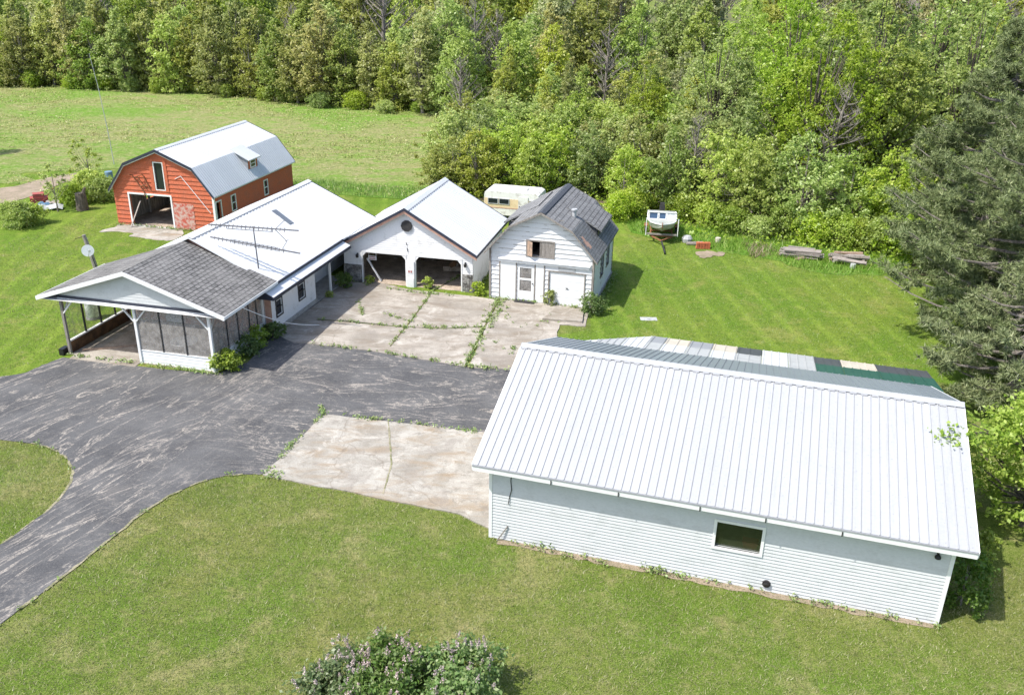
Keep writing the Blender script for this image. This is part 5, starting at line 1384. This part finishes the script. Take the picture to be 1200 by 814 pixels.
# thicket behind the caravan and shed
TW = dict(thicket='bright green', thicket_b='olive green', thicket_g='mid green')
for row, (y, x0, x1, n, s0, s1) in enumerate(((64.6, -4.6, 5.5, 6, .82, .98), (68.5, -5.2, 8, 7, .9, 1.08), (73, -5.0, 12, 8, .98, 1.15))):
    for i in range(n):
        k = rt_.choice(['thicket', 'thicket_b', 'thicket', 'thicket_g', 'thicket'])
        x = x0 + (x1 - x0) * i / (n - 1) + rt_.uniform(-.4, .4)
        w_ = ('front of the thicket behind the caravan', 'middle of the thicket behind the caravan', 'back of the thicket behind the caravan')[row]
        plant(k, x, y + rt_.uniform(-.8, .8), rt_.uniform(0, 6.28), rt_.uniform(s0, s1), 'dense ' + TW[k] + ' small tree in the ' + w_, TW[k] + ' small trees in the ' + w_)
for row, (y, x0, x1, n, s0, s1) in enumerate(((79, -4.8, 18, 8, .58, .78), (86, -5, 24, 9, .7, .9), (93, -4.5, 30, 9, .8, 1.05))):
    for i in range(n):
        k = rt_.choice(['olive', 'olive_c', 'olive_b', 'green_b', 'brown', 'pale', 'bright', 'bright_b', 'green', 'bare'])
        x = x0 + (x1 - x0) * i / (n - 1) + rt_.uniform(-.7, .7)
        w_ = ('front of the wood behind the thicket', 'middle of the wood behind the thicket', 'rear of the wood behind the thicket')[row]
        plant(k, x, y + rt_.uniform(-1, 1), rt_.uniform(0, 6.28), rt_.uniform(s0, s1), KIND_WORD[k] + ' tree at the ' + w_, KIND_WORD[k] + ' trees at the ' + w_)
# right-hand wood behind the boat and the lumber
for i, (x, y, k, s) in enumerate(((7.6, 61.5, 'thicket', .85), (10.6, 60.6, 'thicket_g', .95), (13.2, 58.6, 'thicket', 1.05), (15.8, 57.4, 'thicket', 1.0), (18.2, 56, 'thicket_g', 1.05), (20.8, 55, 'thicket_g', .95), (9, 65, 'thicket_b', 1.1), (12.4, 64, 'thicket', 1.3), (16, 63, 'thicket_g', 1.35), (23.6, 54.5, 'thicket', 1.0), (26.5, 53, 'thicket_g', 1.1))):
    plant(k, x, y, rt_.uniform(0, 6.28), s, 'dense ' + TW[k] + ' small tree in the thicket behind the boat and lumber', TW[k] + ' small trees behind the boat and lumber')
for i, (x, y, k, s) in enumerate(((20.5, 62.5, 'big', 1.0), (25.5, 65, 'big_b', 1.05), (15.5, 70.5, 'big_b', .82), (21.5, 73, 'big', .95), (28, 73, 'big', 1.05), (32.5, 66, 'big_b', 1.1), (10.5, 75, 'big_b', .7), (34, 76, 'big', 1.15), (27.5, 84, 'big_b', 1.0), (39, 84, 'big', 1.2), (20, 84, 'big', .9))):
    plant(k, x, y, rt_.uniform(0, 6.28), s, ('tall leafy green tree' if k == 'big' else 'tall bright green tree') + ' in the right wood behind the lumber', ('tall green trees' if k == 'big' else 'tall bright green trees') + ' in the right wood')
for i, (px, py, k, s) in enumerate(((862, 277, 'bush', .8), (892, 285, 'bush_b', .75), (925, 283, 'bush', .9), (955, 290, 'bush_b', .9), (985, 294, 'bush', .85), (1012, 298, 'bush_b', .9), (1040, 300, 'bush', .9), (835, 270, 'bush_b', .8), (806, 262, 'bush', .8), (745, 256, 'bush_b', .9), (728, 262, 'bush_b', .8), (1065, 305, 'bush', 1))):
    x, y = gp(px, py)
    plant(k, x, y + .9, rt_.uniform(0, 6.28), s, ('mid green' if k == 'bush' else 'bright green') + ' shrub at the edge of the lawn behind boat and lumber', ('mid green' if k == 'bush' else 'bright green') + ' shrubs at the lawn edge')
for x, y, sc_, tl, tr_z in ((17.2, 55.6, .42, .9, 1.0), (15.2, 56.2, .38, -.8, .4), (24.0, 52.6, .5, .7, 2.2), (20.4, 60.4, .8, .15, 0.6), (11.8, 60.0, .6, .1, 2.0)):
    o = plant('bare', x, y, tr_z, sc_, 'leafless pale grey branches poking out of the shrubs behind the lumber', 'dead branches in the right wood'); o.rotation_euler = (tl, tl * .5, tr_z); o.location.z = 1.2 if abs(tl) > .5 else 0
# left garden shrubs and one tree beyond the left edge that shades the meadow
for px, py, k, s, lb in ((22, 266, 'bush', .7, 'round green shrub on the lawn at the left edge of the garden'), (40, 262, 'bush_b', .6, 'small yellow green shrub beside the round shrub left of the scrap'),
                         (108, 232, 'bush_b', .9, 'tall loose shrub behind the dark stump left of the barn'), (122, 236, 'bush', .7, 'low green shrub between the dark stump and the barn'), (86, 240, 'bush', .6, 'low shrub overgrowing the left of the dark stump')):
    x, y = gp(px, py); plant(k, x, y, rt_.uniform(0, 6), (s, s, s * 1.05), lb, None)
for o in bpy.data.objects:
    if o.get('group', 1) is None: del o['group']
x, y = gp(68, 248)
TREES['sap'] = make_tree('sapling', 'thin young tree with pale trunk beside the grey metal sheet', 'sapling', 'leaf_bright', 'bark_pale', 3.2, .8, .9, 22, 60, .13, 501, r0=.05, nl=10); TREES['sap'].location = (x, y, 0)
x, y = gp(106, 226)
TREES['sap2'] = make_tree('sapling', 'taller thin sapling with upright shoots left of the barn', 'sapling', 'leaf_bright', 'bark_pale', 4.2, 1.0, .8, 18, 55, .14, 502, r0=.05, nl=12, out=.3); TREES['sap2'].location = (x, y, 0)
plant('green', -47.5, 74.5, 1, .75, 'leafy green tree standing just past the left end of the dirt track', 'green tree by the track')
# shrubs by the buildings
for (px, py, h, r, lf, lb, sd, ls, nc, dx) in ((266, 433, .85, .62, 'leaf_green', 'round bright shrub at the front corner of the porch', 510, .11, 34, 0), (290, 416, .8, .55, 'leaf_deep', 'low dark shrub along the porch side wall', 511, .1, 22, 0), (303, 405, .9, .5, 'leaf_green', 'leafy shrub against the white porch knee wall', 512, .1, 22, 0), (322, 396, .7, .5, 'leaf_deep', 'dark shrub at the corner of the house wall', 513, .1, 22, 0),
                                              (694, 367, .95, .7, 'leaf_deep', 'dark green shrub at the right front corner of the shed', 514, .1, 30, 0), (645, 357, .75, .4, 'leaf_bright', 'bright weed clump growing beside the shed door', 515, .09, 18, 0), (404, 336, .75, .5, 'leaf_deep', 'dark shrub under the eave beside the open garage', 516, .1, 22, 0), (501, 338, .6, .3, 'leaf_bright', 'weed clump in front of the right open bay', 517, .09, 14, 0), (559, 346, .7, .35, 'leaf_bright', 'weed clump between the double garage and the shed', 518, .09, 16, 0), (433, 332, .4, .25, 'leaf_bright', 'small weed clump at the left open bay', 519, .08, 10, 0), (387, 348, .3, .22, 'leaf_bright', 'tiny weed clump at the foot of the eave post', 520, .08, 8, 0)):
    x, y = gp(px, py); t_ = make_tree('shrub', lb, 'shrub' if 'weed' not in lb else 'weed clump', lf, 'bark_pale', h, r, .05, nc * 3, 24, ls, sd, r0=.02, nl=8, pw=.45); t_.location = (x, y, 0)
x, y = gp(1126, 716)
t_ = make_tree('shrub', 'upright green shrub growing against the right end wall of the long garage', 'shrub', 'leaf_deep', 'bark_pale', 1.7, .7, .1, 46, 70, .1, 530, r0=.03, nl=14, pw=.5); t_.location = (x + .1, y + .25, 0)
x, y = gp(1142, 672)
t_ = make_tree('shrub', 'smaller leafy shrub behind the upright shrub at the garage end wall', 'shrub', 'leaf_green', 'bark_pale', 1.1, .6, .1, 34, 60, .1, 531, r0=.03, nl=12, pw=.5); t_.location = (x + .2, y + .4, 0)
# overhanging broadleaf tree at the right edge
t_ = make_tree('broadleaf_tree', 'broad leafy tree overhanging the right end of the long garage roof', 'tree', 'leaf_green', 'bark', 4.5, 2.4, .3, 300, 50, .14, 540, r0=.16, nl=50, cr=(.07, .17)); t_.location = (16.0, 23.4, 0)
rg = np.random.default_rng(77)
mb = MB(); bp = np.array([0, 0, 2.2]); tip = np.array([-3.9, -1.6, 3.95])
bpts = [bp + (tip - bp) * t + np.array([0, 0, .5 * math.sin(math.pi * t)]) for t in np.linspace(0, 1, 8)]
mb.tube(bpts, np.linspace(.07, .012, 8), 6); mb.tube([bpts[4], bpts[4] + np.array([-.7, .5, .2])], [.03, .01], 5); mb.tube([bpts[5], bpts[5] + np.array([-.4, -.5, .0])], [.02, .008], 5)
br = mb.build('bough', 'bark', t_, fix=False)
cc = np.concatenate([np.repeat(np.array(bpts[2:]), 75, 0), np.repeat(np.array([bpts[4] + np.array([-.6, .45, .2])]), 40, 0), np.repeat(np.array([bpts[5] + np.array([-.4, -.45, 0])]), 30, 0)])
X = cc + rg.normal(size=cc.shape) * np.array([.2, .2, .12]); ngons('bough_leaves', leaf_quads(X, rg.normal(size=X.shape) * .5 + np.array([0, 0, .8]), .14, rg), 4, 'leaf_green', br)


# pines
def make_pine(label, h, r, seed, ntuft, bare):
    rg = np.random.default_rng(seed)
    root = thing('pine_tree', label, 'pine tree')
    mb = MB(); mb.tube([(0, 0, -.2), (.1, 0, h * .4), (0, .1, h * .98)], [.3, .2, .03], 9)
    T = []
    z = .6
    while z < h - .3:
        f = z / h; nb = rg.integers(4, 7); reach = r * min(1.0, (1 - f) * 1.22 + .04) * (.75 if z < 1.5 else 1)
        a0 = rg.uniform(0, 6.28)
        for k in range(nb):
            a = a0 + k * 6.283 / nb + rg.uniform(-.35, .35); l = reach * rg.uniform(.62, 1.12)
            d = np.array([math.cos(a), math.sin(a), rg.uniform(-.1, .12)])
            pts = [np.array([0, 0, z]) + d * l * t + np.array([0, 0, -.10 * l * math.sin(math.pi * t * .9) + .16 * l * t * t]) for t in np.linspace(0, 1, 6)]
            mb.tube(pts, np.linspace(.055, .014, 6) * (1 + l * .08), 5, cap=False)
            if rg.uniform() < bare: continue
            ns = int(3 + l * 2.3)
            for s in range(ns):
                t = rg.uniform(.3, 1.0); p = np.array([0, 0, z]) + d * l * t + np.array([0, 0, -.10 * l * math.sin(math.pi * t * .9) + .16 * l * t * t])
                sa = a + rg.choice([-1, 1]) * rg.uniform(.4, 1.2); sl = l * .3 * (1.15 - t) + .35
                e = p + np.array([math.cos(sa), math.sin(sa), rg.uniform(0, .35)]) * sl
                if rg.uniform() < .5: mb.tube([p, e], [.016, .008], 4, cap=False)
                for q in np.linspace(.25, 1.0, int(3 + sl * 5)): T.append(p + (e - p) * q + rg.normal(size=3) * .09)
            for q in np.linspace(.55, 1, 4): T.append(pts[0] + (pts[-1] - pts[0]) * q + rg.normal(size=3) * .1)
        z += rg.uniform(.38, .62)
    T = np.array(T)
    mb.build('trunk', 'bark_pale', root, fix=False)
    nn = 24
    k = np.repeat(np.arange(len(T)), nn); n = len(k)
    dirs = norm(rg.normal(size=(n, 3)) + np.array([0, 0, .45])); L_ = rg.uniform(.18, .35, (n, 1))
    sdv = norm(np.cross(dirs, rg.normal(size=(n, 3)))) * .021
    V = np.empty((n, 3, 3)); V[:, 0] = T[k] - sdv; V[:, 1] = T[k] + sdv; V[:, 2] = T[k] + dirs * L_
    ngons('crown', V.reshape(-1, 3), 3, 'needle', root)
    return root


p1 = make_pine('big dark pine overhanging the back corner of the lawn and patchwork lean-to roof', 15.0, 7.3, 61, 0, .16); p1.location = (23.3, 37.5, 0)
p2 = make_pine('second pine standing behind the big pine beside the wood', 14, 5.6, 62, 0, .06); p2.location = (25.0, 46.5, 0)
p3 = make_pine('low pine beside the back corner of the long garage', 6.5, 4.4, 63, 0, .2); p3.location = (20.2, 32.2, 0)

# lilac in the foreground
for i, (x, y, h, r, sd, lb) in enumerate(((-3.75, 15.75, .95, 1.0, 551, 'sparse low lilac bush at the left end of the foreground clump'), (-2.55, 15.75, 1.3, 1.15, 553, 'pink flowering lilac bush in the middle of the foreground clump'), (-1.15, 15.75, 1.3, 1.15, 552, 'pink flowering lilac bush at the right end of the foreground clump'))):
    root = thing('lilac_bush', lb, 'lilac bush', (x, y, 0)); rg = np.random.default_rng(sd)
    C, X, N = crown_cloud(rg, h, r, .1, 130, 70, pw=.4, cr=(.12, .26))
    ngons('foliage', leaf_quads(X, N, .1, rg), 4, 'lilac_leaf', root)
    top = C[C[:, 2] > h * .55]; pick = top[rg.integers(0, len(top), 46)] + rg.normal(size=(46, 3)) * np.array([.12, .12, .05]) + np.array([0, 0, .12])
    k = np.repeat(np.arange(46), 42); tt = rg.uniform(0, 1, (len(k), 1)); ax = norm(rg.normal(size=(46, 3)) * .3 + np.array([0, 0, 1]))[k]
    Xf = pick[k] + ax * tt * .2 + rg.normal(size=(len(k), 3)) * .035 * (1.1 - tt)
    ngons('blossom', leaf_quads(Xf, rg.normal(size=Xf.shape), .035, rg, .9), 4, 'lilac_flower', root)
    mb = MB()
    for c in C[rg.choice(len(C), 26, replace=False)]: mb.tube([(c[0] * .15, c[1] * .15, -.05), c * np.array([.6, .6, .55]), c], [.022, .015, .005], 5, cap=False)
    mb.build('stem', 'bark', root, fix=False)


# ------------------------------------------------------------------ ground cover ("stuff")
def local_rect(root, u0, u1, v0, v1, off=None):
    m = off if off is not None else Matrix.Translation(root.location) @ Matrix.Rotation(root.rotation_euler[2], 4, 'Z')
    return [tuple((m @ Vector((u, v, 0)))[:2]) for u, v in ((u0, v0), (u1, v0), (u1, v1), (u0, v1))]


BLOCK = [drive, house_pad, shed_pad, garage_pad, barn_pad, house_walk, local_rect(gar, -.03, 12.45, -.03, 9.1), local_rect(car, -.5, 6.7, -.1, 6.6), local_rect(shed, -.1, 5.4, -.1, 5.7), local_rect(barn, -.1, 7, -.1, 10.7), local_rect(house, -.1, 7.3, -.3, 11.1), local_rect(None, -.1, 7.1, -.5, 4.4, MP)]


def blades(name, P2, hgt, wid, mat, rg, lean=.45, zb=0.0):
    n = len(P2); B = np.concatenate([P2, np.full((n, 1), zb)], 1)
    a = rg.uniform(0, 2 * np.pi, n); s = np.stack([np.cos(a), np.sin(a), np.zeros(n)], 1) * (wid * rg.uniform(.6, 1.3, (n, 1))) * .5
    up = np.stack([rg.normal(0, lean, n), rg.normal(0, lean, n), np.ones(n)], 1) * (hgt * rg.uniform(.5, 1.3, (n, 1)))
    V = np.empty((n, 3, 3)); V[:, 0] = B - s; V[:, 1] = B + s; V[:, 2] = B + up
    o = ngons(name, V.reshape(-1, 3), 3, mat); o['kind'] = 'stuff'; return o


def scatter(poly, dens, rg, block=True, extra=()):
    a = np.array(poly); lo, hi = a.min(0), a.max(0); n = int(dens * (hi - lo).prod())
    P2 = rg.uniform(lo, hi, (n, 2)); P2 = P2[inpoly(P2, poly)]
    if block:
        for b in list(BLOCK) + list(extra):
            b = np.array(b); l, h = b.min(0), b.max(0); s = ((P2 > l) & (P2 < h)).all(1)
            idx = np.where(s)[0]
            if len(idx):
                keep = np.ones(len(P2), bool); keep[idx[inpoly(P2[idx], b)]] = False; P2 = P2[keep]
    return P2


rg = np.random.default_rng(5)
near = P((-10, 500), (320, 540), (580, 600), (1110, 720), (1210, 640), (1230, 830), (-30, 830))
blades('lawn_grass', scatter(near, 520, rg), .06, .017, 'grass_blade', rg, .7)
right = P((690, 370), (735, 275), (900, 300), (1080, 330), (1130, 430), (1060, 436), (765, 402), (640, 404))
blades('lawn_grass', scatter(right, 130, rg), .06, .03, 'grass_lawn', rg, .7)
left = P((-10, 440), (80, 415), (110, 330), (230, 270), (120, 250), (-10, 290))
blades('lawn_grass', scatter(left, 90, rg), .06, .03, 'grass_blade', rg, .7)
# meadow plants in clumps
mp = scatter(meadow_poly, 1.3, rg); mp = mp[(mp[:, 1] < 118) & (mp[:, 0] > -70)]
dr_ = np.sin(mp[:, 0] * .21 + np.sin(mp[:, 1] * .13) * 2) + np.sin(mp[:, 1] * .34 + mp[:, 0] * .06) + rg.normal(0, .7, len(mp)); mp = mp[dr_ > .1]
k = np.repeat(np.arange(len(mp)), 13)
X = np.concatenate([mp[k] + rg.normal(size=(len(k), 2)) * .3, np.abs(rg.normal(.06, .1, (len(k), 1))) + .04], 1)
o = ngons('meadow_plants', leaf_quads(X, rg.normal(size=X.shape) * .45 + np.array([0, -.15, 1.1]), .15, rg), 4, 'meadow_blade'); o['kind'] = 'stuff'
vp = scatter(verge_poly, 60, rg); blades('verge_grass', vp, .4, .05, 'grass_tall', rg, .4)
bvp = scatter(boat_verge, 75, rg); blades('rank_grass_blades', bvp, .38, .045, 'grass_tall', rg, .45)
dp = scatter(P((868, 285), (905, 290), (915, 300), (880, 303)), 70, rg); blades('dry_brush', dp, .35, .05, 'dry', rg, .7)
# weeds along joints, slab edges and wall feet
wl = [(j, .06, 26) for j in JOINTS[:11]] + [(JOINTS[2], .3, 34), (JOINTS[4], .3, 36), (JOINTS[12], .15, 60)]
wl += [([gp(590, 360), gp(600, 380), gp(625, 385), gp(650, 372)], .45, 14), ([gp(575, 400), gp(600, 410), gp(640, 420)], .4, 14), ([gp(448, 368), gp(500, 384), gp(560, 384)], .12, 30)]
g2 = local_rect(gar, .2, 12.3, -.14, -.02); wl.append(([g2[0], g2[1]], .14, 20))
c2 = local_rect(car, 0, 6.6, -.1, 6.6); wl.append(([c2[1], c2[2]], .35, 60))
wl.append((local_rect(shed, 5.5, 5.6, 0, 5.6)[0:1] + local_rect(shed, 5.5, 5.6, 0, 5.6)[3:4], .2, 60)); s2 = local_rect(shed, 0, 5, -.15, 0); wl.append(([s2[0], s2[1]], .12, 30))
p2_ = local_rect(None, 0, 7, -.2, 4, MP); wl.append(([p2_[0], p2_[1]], .12, 45)); b2 = local_rect(barn, 0, 7, -.15, 10); wl.append(([b2[0], b2[1]], .2, 40))
wl += [(edge_right[3:], .1, 4), (edge_left, .1, 4)]
Q = []
for line_, sp, dens in wl:
    for a, b in zip(line_, line_[1:]):
        l = math.hypot(b[0] - a[0], b[1] - a[1]); n = int(l * dens * .22 + rg.uniform())
        if n == 0: continue
        t = rg.uniform(0, 1, n)
        c = np.stack([a[0] + (b[0] - a[0]) * t, a[1] + (b[1] - a[1]) * t], 1) + rg.normal(size=(n, 2)) * sp * .5
        kk = np.repeat(np.arange(n), rg.integers(3, 14, n)); Q.append(c[kk] + rg.normal(size=(len(kk), 2)) * .06)
Q = np.concatenate(Q)
X = np.concatenate([Q, np.abs(rg.normal(0, .05, (len(Q), 1))) + .06], 1)
o = ngons('weeds', leaf_quads(X, rg.normal(size=X.shape) * .6 + np.array([0, 0, .7]), .085, rg), 4, 'grass_tall'); o['kind'] = 'stuff'
# undergrowth on the wood floor near its edges
ug = scatter([(-7, 64), (-7, 95), (-12, 100), (-60, 112), (-60, 118), (30, 110), (40, 60), (24, 47), (12, 54), (4, 60)], 3.0, rg, True, [meadow_poly])
k = np.repeat(np.arange(len(ug)), 5); X = np.concatenate([ug[k] + rg.normal(size=(len(k), 2)) * .3, np.abs(rg.normal(0, .3, (len(k), 1))) + .05], 1)
o = ngons('undergrowth', leaf_quads(X, rg.normal(size=X.shape) * .5 + np.array([0, 0, .8]), .24, rg), 4, 'leaf_green'); o['kind'] = 'stuff'
